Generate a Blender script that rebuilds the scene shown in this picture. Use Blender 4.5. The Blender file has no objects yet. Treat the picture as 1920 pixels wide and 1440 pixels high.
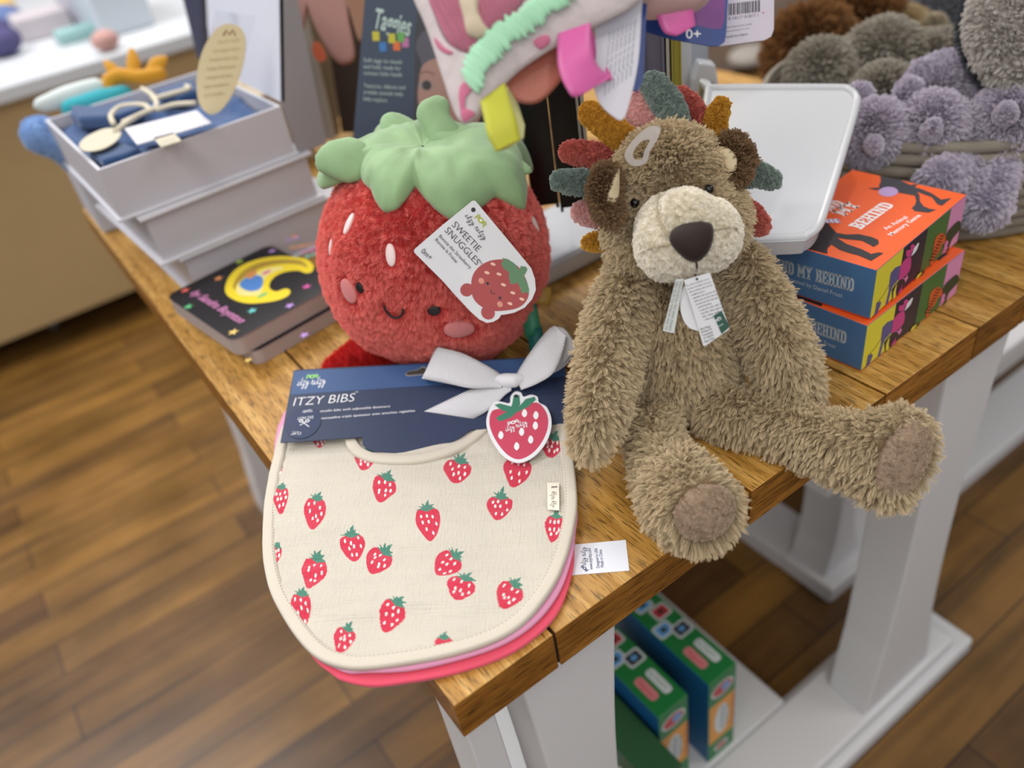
import bpy, math, random
import numpy as np
from mathutils import Vector, Matrix, Euler, geometry, noise
from mathutils.bvhtree import BVHTree
random.seed(4); RNG = np.random.default_rng(4)
SC = bpy.context.scene; COL = SC.collection; R = math.radians; PI = math.pi
V = Vector
# ------------------------------------------------------------------ camera
CAM_LOC = V((-0.0854, -0.3054, 0.4895)); CAM_ROT = Euler((R(52.315), R(8.094), R(-35.625)), 'XYZ'); FPX = 1533.74
cd = bpy.data.cameras.new('camera'); cam = bpy.data.objects.new('camera', cd); COL.objects.link(cam); SC.camera = cam
cam.location = CAM_LOC; cam.rotation_euler = CAM_ROT
cd.sensor_width = 36; cd.lens = FPX / 1920 * 36; cd.clip_start = .02; cd.clip_end = 60
cd.dof.use_dof = True; cd.dof.focus_distance = .655; cd.dof.aperture_fstop = 2.9
CM = CAM_ROT.to_matrix(); VIEW = CM @ V((0, 0, -1))
# ------------------------------------------------------------------ world, lights, exposure
SC.view_settings.view_transform = 'Standard'; SC.view_settings.look = 'None'
SC.view_settings.gamma = 1; SC.view_settings.exposure = 0.0; SC.view_settings.use_curve_mapping = False
W = bpy.data.worlds.new('shop_ambient'); SC.world = W; W.use_nodes = True
W.node_tree.nodes['Background'].inputs[0].default_value = (.93, .95, 1.0, 1); W.node_tree.nodes['Background'].inputs[1].default_value = .40
def lamp(kind, loc, target, power, size, col=(1, .95, .88), spot=None):
    l = bpy.data.lights.new('ceiling_or_fill_lamp', kind); l.energy = power; l.color = col
    if kind == 'AREA': l.size = size
    else: l.shadow_soft_size = size
    if spot: l.spot_size = R(spot); l.spot_blend = .5
    o = bpy.data.objects.new('ceiling_or_fill_lamp', l); COL.objects.link(o); o.location = loc
    o.rotation_euler = (V(target) - V(loc)).to_track_quat('-Z', 'Y').to_euler(); return o
lamp('SPOT', (-.75, .35, 2.1), (.25, .15, 0), 21, .04, (1, .96, .9), 50)
lamp('SPOT', (.15, -1.1, 2.0), (.3, .2, 0), 16, .09, (1, .95, .88), 55)
lamp('SPOT', (1.6, 1.0, 2.1), (.5, .3, 0), 30, .09, (1, .94, .86), 60)
lamp('AREA', (-.75, -1.5, 1.15), (.3, .3, .05), 13, 1.0, (1, .97, .93))  # added fill light from the camera side, no shop fixture there
lamp('AREA', (1.2, 2.6, 2.3), (.8, 2.0, -.76), 60, 1.5)
lamp('AREA', (-1.0, 2.2, 2.2), (-.3, 2.4, -.3), 70, 1.3, (.97, .97, 1))
lamp('AREA', (1.6, -.9, 1.9), (.9, .1, -.6), 11, .7)
lamp('AREA', (-1.1, -.3, 2.0), (-.5, .9, -.76), 16, .9, (1, .93, .82))
# ------------------------------------------------------------------ small tools
def ray(px, py): return CM @ V(((px - 960) / FPX, -(py - 720) / FPX, -1))
def onz(px, py, z=0.): d = ray(px, py); return CAM_LOC + d * ((z - CAM_LOC.z) / d.z)
def onpl(px, py, o, n): d = ray(px, py); return CAM_LOC + d * ((V(o) - CAM_LOC).dot(n) / d.dot(n))
def dep(px, py, depth): return CAM_LOC + ray(px, py) * depth
def depth_of(p): return (V(p) - CAM_LOC).dot(VIEW)
def lin(c): return c / 12.92 if c <= .04045 else ((c + .055) / 1.055) ** 2.4
def C(h, a=1): h = h.lstrip('#'); return tuple(lin(int(h[i:i + 2], 16) / 255) for i in (0, 2, 4)) + (a,)
MATS = {}
def mat(name, col, rough=.6, metal=0, spec=.5, bump=None, sheen=0, trans=0, mottle=None, alpha=1, coat=0, sss=0):
    """plain principled with optional noise bump (scale, strength, dist) and mottle (scale, amount)"""
    if name in MATS: return MATS[name]
    m = bpy.data.materials.new(name); m.use_nodes = True; nt = m.node_tree; b = nt.nodes['Principled BSDF']
    c = C(col) if isinstance(col, str) else col
    b.inputs['Base Color'].default_value = c; b.inputs['Roughness'].default_value = rough; b.inputs['Metallic'].default_value = metal
    b.inputs['Specular IOR Level'].default_value = spec
    b.inputs['Sheen Weight'].default_value = sheen; b.inputs['Sheen Roughness'].default_value = .4
    b.inputs['Transmission Weight'].default_value = trans; b.inputs['Alpha'].default_value = alpha
    b.inputs['Coat Weight'].default_value = coat
    if sss: b.inputs['Subsurface Weight'].default_value = sss; b.inputs['Subsurface Scale'].default_value = .01
    tc = nt.nodes.new('ShaderNodeTexCoord')
    if mottle:
        n = nt.nodes.new('ShaderNodeTexNoise'); n.inputs['Scale'].default_value = mottle[0]; n.inputs['Detail'].default_value = 4
        mx = nt.nodes.new('ShaderNodeMixRGB'); mx.blend_type = 'MULTIPLY'; mx.inputs[1].default_value = c
        cr = nt.nodes.new('ShaderNodeMapRange'); cr.inputs[3].default_value = 1 - mottle[1]; cr.inputs[4].default_value = 1 + mottle[1] * .3
        nt.links.new(tc.outputs['Object'], n.inputs[0]); nt.links.new(n.outputs[0], cr.inputs[0])
        mx.inputs[0].default_value = 1; nt.links.new(cr.outputs[0], mx.inputs[2]); nt.links.new(mx.outputs[0], b.inputs['Base Color'])
    if bump:
        n = nt.nodes.new('ShaderNodeTexNoise'); n.inputs['Scale'].default_value = bump[0]; n.inputs['Detail'].default_value = 5
        bp = nt.nodes.new('ShaderNodeBump'); bp.inputs['Strength'].default_value = bump[1]; bp.inputs['Distance'].default_value = bump[2]
        nt.links.new(tc.outputs['Object'], n.inputs[0]); nt.links.new(n.outputs[0], bp.inputs['Height']); nt.links.new(bp.outputs[0], b.inputs['Normal'])
    MATS[name] = m; return m
def furmat(name, col, tip=None, rough=.75, spec=.15):
    if name in MATS: return MATS[name]
    m = bpy.data.materials.new(name); m.use_nodes = True; nt = m.node_tree; b = nt.nodes['Principled BSDF']
    hi = nt.nodes.new('ShaderNodeHairInfo'); r = nt.nodes.new('ShaderNodeMix'); r.data_type = 'RGBA'
    c = C(col); t = C(tip or col)
    r.inputs[6].default_value = c; r.inputs[7].default_value = t; nt.links.new(hi.outputs['Intercept'], r.inputs[0])
    hsv = nt.nodes.new('ShaderNodeHueSaturation'); mr = nt.nodes.new('ShaderNodeMapRange'); mr.inputs[3].default_value = .78; mr.inputs[4].default_value = 1.18
    nt.links.new(hi.outputs['Random'], mr.inputs[0]); nt.links.new(mr.outputs[0], hsv.inputs['Value']); nt.links.new(r.outputs[2], hsv.inputs['Color'])
    nt.links.new(hsv.outputs[0], b.inputs['Base Color']); b.inputs['Roughness'].default_value = rough; b.inputs['Specular IOR Level'].default_value = spec
    MATS[name] = m; return m
def obj(name, verts, faces, mats, parent=None, smooth=False, mi=None, keep=False):
    """verts in world coordinates unless the parent is built about its own origin (keep)"""
    vs = [V(v) for v in verts]
    if not isinstance(mats, (list, tuple)): mats = [mats]
    c = V((0, 0, 0))
    if not keep:
        a = np.array([v[:] for v in vs]); c = V(((a.min(0) + a.max(0)) / 2).tolist()); c.z = float(a[:, 2].min())
    me = bpy.data.meshes.new(name); me.from_pydata([(v - c)[:] for v in vs], [], [tuple(f) for f in faces])
    for m in mats: me.materials.append(m)
    if mi is not None: me.polygons.foreach_set('material_index', np.array(mi, dtype=np.int32))
    if smooth: me.polygons.foreach_set('use_smooth', [True] * len(me.polygons))
    me.update()
    o = bpy.data.objects.new(name, me); COL.objects.link(o)
    if parent is not None:
        o.parent = parent; o.location = c if keep else c - world_loc(parent)
    else: o.location = c
    return o
def world_loc(o):
    p = V((0, 0, 0))
    while o is not None: p += o.location; o = o.parent
    return p
def tag(o, label=None, cat=None, group=None, kind=None):
    if label: o['label'] = label
    if cat: o['category'] = cat
    if group: o['group'] = group
    if kind: o['kind'] = kind
    return o
def thing(name, label, cat, loc=(0, 0, 0), group=None):
    o = bpy.data.objects.new(name, None); COL.objects.link(o); o.location = loc; o.empty_display_size = .02
    return tag(o, label, cat, group)
def copy_tree(o, parent=None):
    c = o.copy(); COL.objects.link(c)
    if parent is not None: c.parent = parent
    for ch in list(o.children): copy_tree(ch, c)
    return c
def bevel(o, w, seg=2):
    m = o.modifiers.new('bevel', 'BEVEL'); m.width = w; m.segments = seg; m.limit_method = 'ANGLE'; m.angle_limit = R(40); return o
class MB:
    """collects simple solids for ONE mesh"""
    def __init__(s): s.v = []; s.f = []; s.m = []
    def add(s, v, f, m=0): b = len(s.v); s.v += [V(x) for x in v]; s.f += [tuple(b + i for i in q) for q in f]; s.m += [m] * len(f); return s
    def box(s, lo, hi, m=0, M=None):
        (a, b, c), (d, e, f) = lo, hi
        v = [V(p) for p in ((a, b, c), (d, b, c), (d, e, c), (a, e, c), (a, b, f), (d, b, f), (d, e, f), (a, e, f))]
        if M is not None: v = [M @ p for p in v]
        return s.add(v, [(3, 2, 1, 0), (4, 5, 6, 7), (0, 1, 5, 4), (1, 2, 6, 5), (2, 3, 7, 6), (3, 0, 4, 7)], m)
    def prism(s, pts, d, m=0):
        """pts: 3D polygon loop, extruded by vector d"""
        n = len(pts); d = V(d); v = [V(p) for p in pts] + [V(p) + d for p in pts]
        return s.add(v, [tuple(range(n))[::-1], tuple(range(n, 2 * n))] + [(i, (i + 1) % n, n + (i + 1) % n, n + i) for i in range(n)], m)
    def tube(s, pts, r, n=10, m=0, cap=True):
        pts = [V(p) for p in pts]; k = len(pts); rs = r if isinstance(r, (list, tuple)) else [r] * k
        t0 = (pts[1] - pts[0]).normalized(); up = V((0, 0, 1)) if abs(t0.z) < .9 else V((1, 0, 0)); a = t0.cross(up).normalized(); v = []
        for i, p in enumerate(pts):
            t = (pts[min(i + 1, k - 1)] - pts[max(i - 1, 0)]).normalized(); a = (a - t * a.dot(t)).normalized(); b = t.cross(a)
            for j in range(n): w = 2 * PI * j / n; v.append(p + (a * math.cos(w) + b * math.sin(w)) * rs[i])
        f = [(i * n + j, i * n + (j + 1) % n, (i + 1) * n + (j + 1) % n, (i + 1) * n + j) for i in range(k - 1) for j in range(n)]
        if cap: f += [tuple(range(n))[::-1], tuple(range((k - 1) * n, k * n))]
        return s.add(v, f, m)
    def ell(s, c, rad, M=None, nu=24, nv=14, m=0, e=1.0):
        v = []; c = V(c)
        sg = lambda x: math.copysign(abs(x) ** e, x)
        for i in range(nv + 1):
            th = PI * i / nv
            for j in range(nu):
                ph = 2 * PI * j / nu
                p = V((rad[0] * sg(math.sin(th)) * sg(math.cos(ph)), rad[1] * sg(math.sin(th)) * sg(math.sin(ph)), rad[2] * sg(math.cos(th))))
                v.append(c + (M @ p if M is not None else p))
        f = [(i * nu + j, (i + 1) * nu + j, (i + 1) * nu + (j + 1) % nu, i * nu + (j + 1) % nu) for i in range(nv) for j in range(nu)]
        return s.add(v, f, m)
    def build(s, name, mats, parent=None, smooth=False, keep=False): return obj(name, s.v, s.f, mats, parent, smooth, s.m, keep)
def spline(pts, n=8, closed=False):
    """Catmull-Rom through points of any dimension"""
    P = [np.array(p, float) for p in pts]; out = []; k = len(P)
    for i in range(k if closed else k - 1):
        p1 = P[i]; p2 = P[(i + 1) % k]
        p0 = P[i - 1] if (closed or i > 0) else 2 * p1 - p2; p3 = P[(i + 2) % k] if (closed or i + 2 < k) else 2 * p2 - p1
        for j in range(n):
            t = j / n; out.append(.5 * ((2 * p1) + (p2 - p0) * t + (2 * p0 - 5 * p1 + 4 * p2 - p3) * t * t + (3 * p1 - p0 - 3 * p2 + p3) * t ** 3))
    if not closed: out.append(P[-1])
    return out
def rrect(w, h, r, n=6, cx=0, cy=0):
    o = []
    for sx, sy, a0 in ((1, 1, 0), (-1, 1, 90), (-1, -1, 180), (1, -1, 270)):
        for i in range(n + 1): a = R(a0 + 90 * i / n); o.append((cx + sx * (w / 2 - r) + r * math.cos(a), cy + sy * (h / 2 - r) + r * math.sin(a)))
    return o
class Frame:
    """a flat place in the world: origin, right, up"""
    def __init__(s, o, r, u): s.o = V(o); s.r = V(r).normalized(); u = V(u); s.u = (u - s.r * u.dot(s.r)).normalized(); s.n = s.r.cross(s.u)
    def p3(s, a, b, c=0.): return s.o + s.r * a + s.u * b + s.n * c
    def px(s, x, y): q = onpl(x, y, s.o, s.n) - s.o; return (q.dot(s.r), q.dot(s.u))
    def pxs(s, L): return [s.px(*q) for q in L]
    def loc(s, p): q = V(p) - s.o; return (q.dot(s.r), q.dot(s.u))
def slab(frame, loop, t, name, mats, parent=None, keep=False, bev=0, base=0.):
    """solid plate from a 2D loop in a frame; front at c=base, back at base-t"""
    loop = list(loop)
    ar = sum(loop[i][0] * loop[(i + 1) % len(loop)][1] - loop[(i + 1) % len(loop)][0] * loop[i][1] for i in range(len(loop)))
    if ar < 0: loop = loop[::-1]
    n = len(loop); v = [frame.p3(a, b, base) for a, b in loop] + [frame.p3(a, b, base - t) for a, b in loop]
    f = [tuple(range(n)), tuple(range(2 * n - 1, n - 1, -1))] + [(n + i, n + (i + 1) % n, (i + 1) % n, i) for i in range(n)]
    mi = [0, 0] + [len(mats) - 1 if isinstance(mats, (list, tuple)) else 0] * n
    o = obj(name, v, f, mats, parent, False, mi, keep)
    if bev: bevel(o, bev)
    return o
_txt = {}
def text_geo(s, shear=0., weight=0.):
    k = (s, shear, weight)
    if k in _txt: return _txt[k]
    cu = bpy.data.curves.new('t', 'FONT'); cu.body = s; cu.size = 1; cu.shear = shear; cu.offset = weight; cu.resolution_u = 3
    o = bpy.data.objects.new('t', cu); COL.objects.link(o); dg = bpy.context.evaluated_depsgraph_get(); dg.update()
    me = bpy.data.meshes.new_from_object(o.evaluated_get(dg))
    v = [(p.co.x, p.co.y) for p in me.vertices]; f = [tuple(p.vertices) for p in me.polygons]
    bpy.data.objects.remove(o); bpy.data.curves.remove(cu); bpy.data.meshes.remove(me)
    _txt[k] = (v, f); return v, f
_W = {}
def _rc(a, b, c, d): return [(a, b), (c, b), (c, d), (a, d)]
SLAB = {  # heavy slab serif capitals, unit height
 'F': (.86, [_rc(.12, 0, .4, 1), _rc(0, 0, .56, .17), _rc(0, .83, .82, 1), _rc(.68, .6, .82, 1), _rc(.3, .42, .62, .58)]),
 'I': (.6, [_rc(.14, 0, .42, 1), _rc(0, 0, .56, .17), _rc(0, .83, .56, 1)]),
 'N': (1.0, [_rc(.1, 0, .3, 1), _rc(.66, 0, .86, 1), [(.1, 1), (.34, 1), (.86, 0), (.62, 0)], _rc(0, 0, .42, .15), _rc(0, .85, .34, 1), _rc(.54, .85, .96, 1)]),
 'D': (.94, [_rc(.12, 0, .38, 1), _rc(0, 0, .5, .17), _rc(0, .83, .5, 1), [(.5, .83), (.5, 1), (.72, .95), (.86, .8), (.9, .5), (.62, .5), (.6, .74)], [(.5, 0), (.5, .17), (.6, .26), (.62, .5), (.9, .5), (.86, .2), (.72, .05)]]),
 'M': (1.22, [_rc(.1, 0, .32, 1), _rc(.86, 0, 1.08, 1), [(.1, 1), (.36, 1), (.68, .25), (.5, .25)], [(1.08, 1), (.82, 1), (.5, .25), (.68, .25)], _rc(0, 0, .44, .15), _rc(.74, 0, 1.18, .15), _rc(0, .85, .34, 1), _rc(.84, .85, 1.18, 1)]),
 'Y': (.98, [_rc(.34, 0, .6, .45), _rc(.22, 0, .72, .15), [(.08, 1), (.34, 1), (.6, .42), (.34, .42)], [(.86, 1), (.64, 1), (.38, .42), (.6, .42)], _rc(0, .85, .42, 1), _rc(.56, .85, .94, 1)]),
 'B': (.9, [_rc(.12, 0, .38, 1), _rc(0, 0, .6, .16), _rc(0, .84, .56, 1), _rc(.3, .43, .6, .58), [(.5, 1), (.72, .96), (.82, .82), (.8, .64), (.62, .52), (.5, .58), (.56, .72), (.5, .84)], [(.5, .5), (.7, .54), (.86, .4), (.86, .16), (.74, .03), (.5, 0), (.5, .16), (.6, .28), (.5, .43)]]),
 'E': (.86, [_rc(.12, 0, .38, 1), _rc(0, 0, .82, .16), _rc(0, .84, .8, 1), _rc(.66, .62, .8, 1), _rc(.68, 0, .82, .38), _rc(.3, .43, .62, .58)]),
 'H': (1.04, [_rc(.12, 0, .36, 1), _rc(.62, 0, .86, 1), _rc(0, 0, .46, .16), _rc(.52, 0, .98, .16), _rc(0, .84, .46, 1), _rc(.52, .84, .98, 1), _rc(.3, .42, .7, .57)]),
 ' ': (.45, [])}
SCRIPT = {  # handwriting strokes, x height 1
 'i': (.75, [[(0, .1), (.2, .6), (.3, 1), (.22, .3), (.4, 0), (.75, .3)], [(.36, 1.45), (.38, 1.5)]]),
 't': (.75, [[(0, .3), (.3, 1.2), (.4, 1.9), (.25, .6), (.35, .05), (.75, .3)], [(.1, 1.25), (.65, 1.35)]]),
 'z': (.85, [[(0, .8), (.2, 1), (.5, .95), (.15, .1), (.4, .15), (.5, -.3), (.25, -.8), (.1, -.5), (.85, .3)]]),
 'y': (1.0, [[(0, .7), (.15, 1), (.2, .4), (.4, .2), (.65, .9), (.6, 0), (.4, -.8), (.15, -.7), (.4, -.2), (1, .35)]]),
 'r': (.8, [[(0, .2), (.15, .9), (.3, 1.1), (.3, .85), (.55, .9), (.42, .3), (.55, 0), (.8, .2)]]),
 'l': (.6, [[(0, .2), (.3, 1.2), (.35, 1.9), (.2, 1.6), (.2, .3), (.35, 0), (.6, .25)]]), ' ': (.6, [])}
class Print:
    """flat printed artwork, one mesh, laid on a frame a hair above the surface"""
    def __init__(s, lift=.00003): s.v = []; s.f = []; s.m = []; s.mats = []; s.k = 0; s.lift = lift
    def _m(s, m):
        if m not in s.mats: s.mats.append(m)
        return s.mats.index(m)
    def raw(s, v, f, m, new=True):
        if new: s.k += 1
        b = len(s.v); s.v += [(x, y, s.k) for x, y in v]; s.f += [tuple(b + i for i in q) for q in f]; s.m += [s._m(m)] * len(f)
    def poly(s, pts, m, smooth=0, new=True):
        if smooth: pts = [tuple(p) for p in spline(pts, smooth, True)]
        pts = [tuple(p) for p in pts]
        tri = geometry.tessellate_polygon([[V((x, y, 0)) for x, y in pts]]); s.raw(pts, tri, m, new); return s
    def ell(s, c, a, b, m, rot=0, n=28, new=True):
        cr, sr = math.cos(rot), math.sin(rot)
        s.poly([(c[0] + a * math.cos(t) * cr - b * math.sin(t) * sr, c[1] + a * math.cos(t) * sr + b * math.sin(t) * cr) for t in (2 * PI * i / n for i in range(n))], m, 0, new); return s
    def stroke(s, pts, w, m, smooth=0, new=True):
        if smooth: pts = spline(pts, smooth)
        P = [V((p[0], p[1])) for p in pts]; v = []
        for i, p in enumerate(P):
            t = (P[min(i + 1, len(P) - 1)] - P[max(i - 1, 0)])
            if t.length < 1e-9: t = V((1, 0))
            t.normalize(); n = V((-t.y, t.x)) * w / 2; v += [tuple(p + n), tuple(p - n)]
        s.raw(v, [(2 * i, 2 * i + 1, 2 * i + 3, 2 * i + 2) for i in range(len(P) - 1)], m, new); return s
    def text(s, st, a, b, m, h=None, shear=0., weight=0., new=True):
        """text whose baseline runs from a to b (2D); h = cap height, default natural"""
        v, f = text_geo(st, shear, weight)
        if not v: return s
        w = max(x for x, y in v) - min(x for x, y in v); x0 = min(x for x, y in v)
        A = V(a); d = V(b) - A; k = d.length / w; d.normalize(); n = V((-d.y, d.x)); ky = k if h is None else h / .73
        s.raw([tuple(A + d * ((x - x0) * k) + n * (y * ky)) for x, y in v], f, m, new); return s
    def slabtext(s, st, a, b, m, h):
        tot = sum(SLAB[c][0] for c in st); A = V(a); d = V(b) - A; k = d.length / tot; d.normalize(); n = V((-d.y, d.x)); x = 0; s.k += 1
        for c in st:
            for q in SLAB[c][1]: s.poly([tuple(A + d * ((x + p[0]) * k) + n * (p[1] * h)) for p in q], m, 0, False)
            x += SLAB[c][0]
        return s
    def script(s, st, a, b, m, h, w):
        tot = sum(SCRIPT[c][0] for c in st); A = V(a); d = V(b) - A; k = d.length / tot; d.normalize(); n = V((-d.y, d.x)); x = 0; s.k += 1
        for c in st:
            for q in SCRIPT[c][1]:
                s.stroke([tuple(A + d * ((x + p[0] + p[1] * .12) * k) + n * (p[1] * h)) for p in q], w, m, 5, False)
            x += SCRIPT[c][0]
        return s
    def spider(s, c, r, m, face, rot=0.):
        s.k += 1
        for sd in (-1, 1):
            for i in range(4):
                a0 = (.75 - i * .45); x = lambda u, v: (c[0] + u * math.cos(rot) - v * math.sin(rot), c[1] + u * math.sin(rot) + v * math.cos(rot))
                s.stroke([x(sd * r * .5, r * .2 * a0), x(sd * r * 1.5, r * (.9 * a0 + .25)), x(sd * r * 2.1, r * (1.0 * a0 - .5))], r * .2, m, 4, False)
        s.ell(c, r, r * .82, m, rot); s.ell(c, r * .45, r * .35, face, rot); return s
    def build(s, name, frame, parent=None, keep=False, base=0., warp=None):
        fn = warp or (lambda a, b, c: frame.p3(a, b, base + c))
        return obj(name, [fn(x, y, s.lift * k) for x, y, k in s.v], s.f, s.mats, parent, False, s.m, keep)
def loft(edgeA, edgeB, t, name, m, parent=None, n=10, across=5, keep=False, puff=0.):
    """ribbon between two 3D edge curves"""
    A = [V(p) for p in spline([tuple(p) for p in edgeA], n)]; B = [V(p) for p in spline([tuple(p) for p in edgeB], n)]
    v = []; k = len(A)
    for a, b in zip(A, B):
        for j in range(across + 1): v.append(a.lerp(b, j / across))
    w = across + 1; f = [(i * w + j, i * w + j + 1, (i + 1) * w + j + 1, (i + 1) * w + j) for i in range(k - 1) for j in range(across)]
    o = obj(name, v, f, m, parent, True, None, keep)
    so = o.modifiers.new('thickness', 'SOLIDIFY'); so.thickness = t; so.offset = 0
    uv = o.data.uv_layers.new(name='run'); L = [0.]
    for i in range(1, k): L.append(L[-1] + ((A[i] + B[i]) / 2 - (A[i - 1] + B[i - 1]) / 2).length)
    for p in o.data.polygons:
        for li in p.loop_indices:
            vi = o.data.loops[li].vertex_index; uv.data[li].uv = (L[vi // w], (vi % w) / across)
    return o
def blob(chains, voxel=.004, smooth=6, extra=None):
    """one continuous closed surface around chains of (point, radius); returns mesh data"""
    mb = MB()
    for ch in chains:
        for (p, r), (q, s) in zip(ch, ch[1:] or ch):
            p = V(p); q = V(q); n = max(1, int((q - p).length / (min(r, s) * .22)))
            for i in range(n + 1):
                t = i / n; rr = r + (s - r) * t; mb.ell(p.lerp(q, t), (rr, rr, rr), None, 14, 9)
    if extra: extra(mb)
    me = bpy.data.meshes.new('b'); me.from_pydata([v[:] for v in mb.v], [], mb.f); o = bpy.data.objects.new('b', me); COL.objects.link(o)
    r = o.modifiers.new('r', 'REMESH'); r.mode = 'VOXEL'; r.voxel_size = voxel
    s = o.modifiers.new('s', 'SMOOTH'); s.iterations = smooth; s.factor = .5
    dg = bpy.context.evaluated_depsgraph_get(); dg.update(); m2 = bpy.data.meshes.new_from_object(o.evaluated_get(dg))
    v = [p.co.copy() for p in m2.vertices]; f = [tuple(p.vertices) for p in m2.polygons]
    bpy.data.objects.remove(o); bpy.data.meshes.remove(me); bpy.data.meshes.remove(m2); return v, f
def bvh_of(v, f): return BVHTree.FromPolygons([tuple(p) for p in v], f)
def hit(b, px, py):
    d = ray(px, py).normalized(); r = b.ray_cast(CAM_LOC, d); return (r[0], r[1]) if r[0] is not None else (None, None)
def fur(o, n, length, kids=20, r=.00018, clump=.3, comb=(0, 0, 0), rough=.0, brown=.0, mslot=1, dens=None, leng=None, seed=1, steps=3, rnd=.001, kr=.004, rough2=0.):
    m = o.modifiers.new('fur', 'PARTICLE_SYSTEM'); ps = m.particle_system; s = ps.settings; ps.seed = seed
    s.type = 'HAIR'; s.count = n; s.use_advanced_hair = True; s.hair_step = steps; s.render_step = steps; s.display_step = 2
    s.emit_from = 'FACE'; s.use_emit_random = True; s.use_even_distribution = True
    s.hair_length = length; s.object_align_factor = tuple(c / 4 for c in comb); s.factor_random = rnd / 4
    s.brownian_factor = brown * .6; s.child_type = 'INTERPOLATED' ; s.child_percent = 1; s.rendered_child_count = kids
    s.clump_factor = clump; s.child_length = 1; s.roughness_1 = rough; s.roughness_1_size = .3; s.roughness_2 = rough2; s.roughness_2_size = .5; s.child_radius = kr
    s.root_radius = 1; s.tip_radius = .35; s.radius_scale = r; s.material = mslot; s.use_close_tip = True
    if dens is not None:
        g = o.vertex_groups.new(name='density')
        for i, w in enumerate(dens): g.add([i], float(w), 'REPLACE')
        ps.vertex_group_density = 'density'
    if leng is not None:
        g = o.vertex_groups.new(name='length')
        for i, w in enumerate(leng): g.add([i], float(w), 'REPLACE')
        ps.vertex_group_length = 'length'
    return s
# ================================================================== materials with grain
def woodmat(name, base, dark, light, axis, scale=1., plank=None, rough=.38, jit=.35):
    m = bpy.data.materials.new(name); m.use_nodes = True; nt = m.node_tree; L = nt.links; b = nt.nodes['Principled BSDF']
    N = lambda t: nt.nodes.new('ShaderNode' + t)
    g = N('NewGeometry'); mp = N('Mapping'); s = [1, 1, 1]
    for i in range(3): s[i] = (6 if i == axis else 95) * scale
    mp.inputs['Scale'].default_value = s
    pos = g.outputs['Position']
    if plank:  # each plank gets its own piece of grain: offset by plank number
        sx = N('SeparateXYZ'); L.new(pos, sx.inputs[0]); comb = N('CombineXYZ')
        acc = None
        for e in plank[1]:
            gt = N('Math'); gt.operation = 'GREATER_THAN'; gt.inputs[1].default_value = e; L.new(sx.outputs[plank[0]], gt.inputs[0])
            if acc is None: acc = gt.outputs[0]
            else: ad = N('Math'); ad.operation = 'ADD'; L.new(acc, ad.inputs[0]); L.new(gt.outputs[0], ad.inputs[1]); acc = ad.outputs[0]
        mu = N('Math'); mu.operation = 'MULTIPLY'; mu.inputs[1].default_value = 3.37; L.new(acc, mu.inputs[0])
        for i in range(3): L.new(mu.outputs[0], comb.inputs[i])
        va = N('VectorMath'); va.operation = 'ADD'; L.new(pos, va.inputs[0]); L.new(comb.outputs[0], va.inputs[1]); src = va.outputs[0]
        wn = N('TexWhiteNoise'); wn.noise_dimensions = '1D'; L.new(acc, wn.inputs['W']); tone = wn.outputs['Value']
    else: src = pos; tone = None
    L.new(src, mp.inputs[0])
    n1 = N('TexNoise'); n1.inputs['Scale'].default_value = 1; n1.inputs['Detail'].default_value = 6; n1.inputs['Distortion'].default_value = .6; L.new(mp.outputs[0], n1.inputs[0])
    mp2 = N('Mapping'); s2 = [44 * scale if i == axis else 560 * scale for i in range(3)]; mp2.inputs['Scale'].default_value = s2; L.new(src, mp2.inputs[0])
    n2 = N('TexNoise'); n2.inputs['Scale'].default_value = 1; n2.inputs['Detail'].default_value = 3; L.new(mp2.outputs[0], n2.inputs[0])
    cr = N('ValToRGB'); e = cr.color_ramp.elements; e[0].position = .32; e[0].color = C(dark); e[1].position = .68; e[1].color = C(light)
    q = cr.color_ramp.elements.new(.5); q.color = C(base); L.new(n1.outputs[0], cr.inputs[0])
    pr = N('MapRange'); pr.inputs[1].default_value = .36; pr.inputs[2].default_value = .48; pr.inputs[3].default_value = .36; pr.inputs[4].default_value = 1; L.new(n2.outputs[0], pr.inputs[0])
    mx = N('MixRGB'); mx.blend_type = 'MULTIPLY'; mx.inputs[0].default_value = 1; L.new(cr.outputs[0], mx.inputs[1]); L.new(pr.outputs[0], mx.inputs[2]); out = mx.outputs[0]
    if tone is not None:
        tr = N('MapRange'); tr.inputs[3].default_value = 1 - jit; tr.inputs[4].default_value = 1 + jit * .35; L.new(tone, tr.inputs[0])
        hv = N('HueSaturation'); L.new(tr.outputs[0], hv.inputs['Value']); L.new(out, hv.inputs['Color']); out = hv.outputs[0]
    L.new(out, b.inputs['Base Color']); b.inputs['Roughness'].default_value = rough; b.inputs['Specular IOR Level'].default_value = .4
    bp = N('Bump'); bp.inputs['Strength'].default_value = .35; bp.inputs['Distance'].default_value = .0006; L.new(n2.outputs[0], bp.inputs['Height']); L.new(bp.outputs[0], b.inputs['Normal'])
    return m
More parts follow.
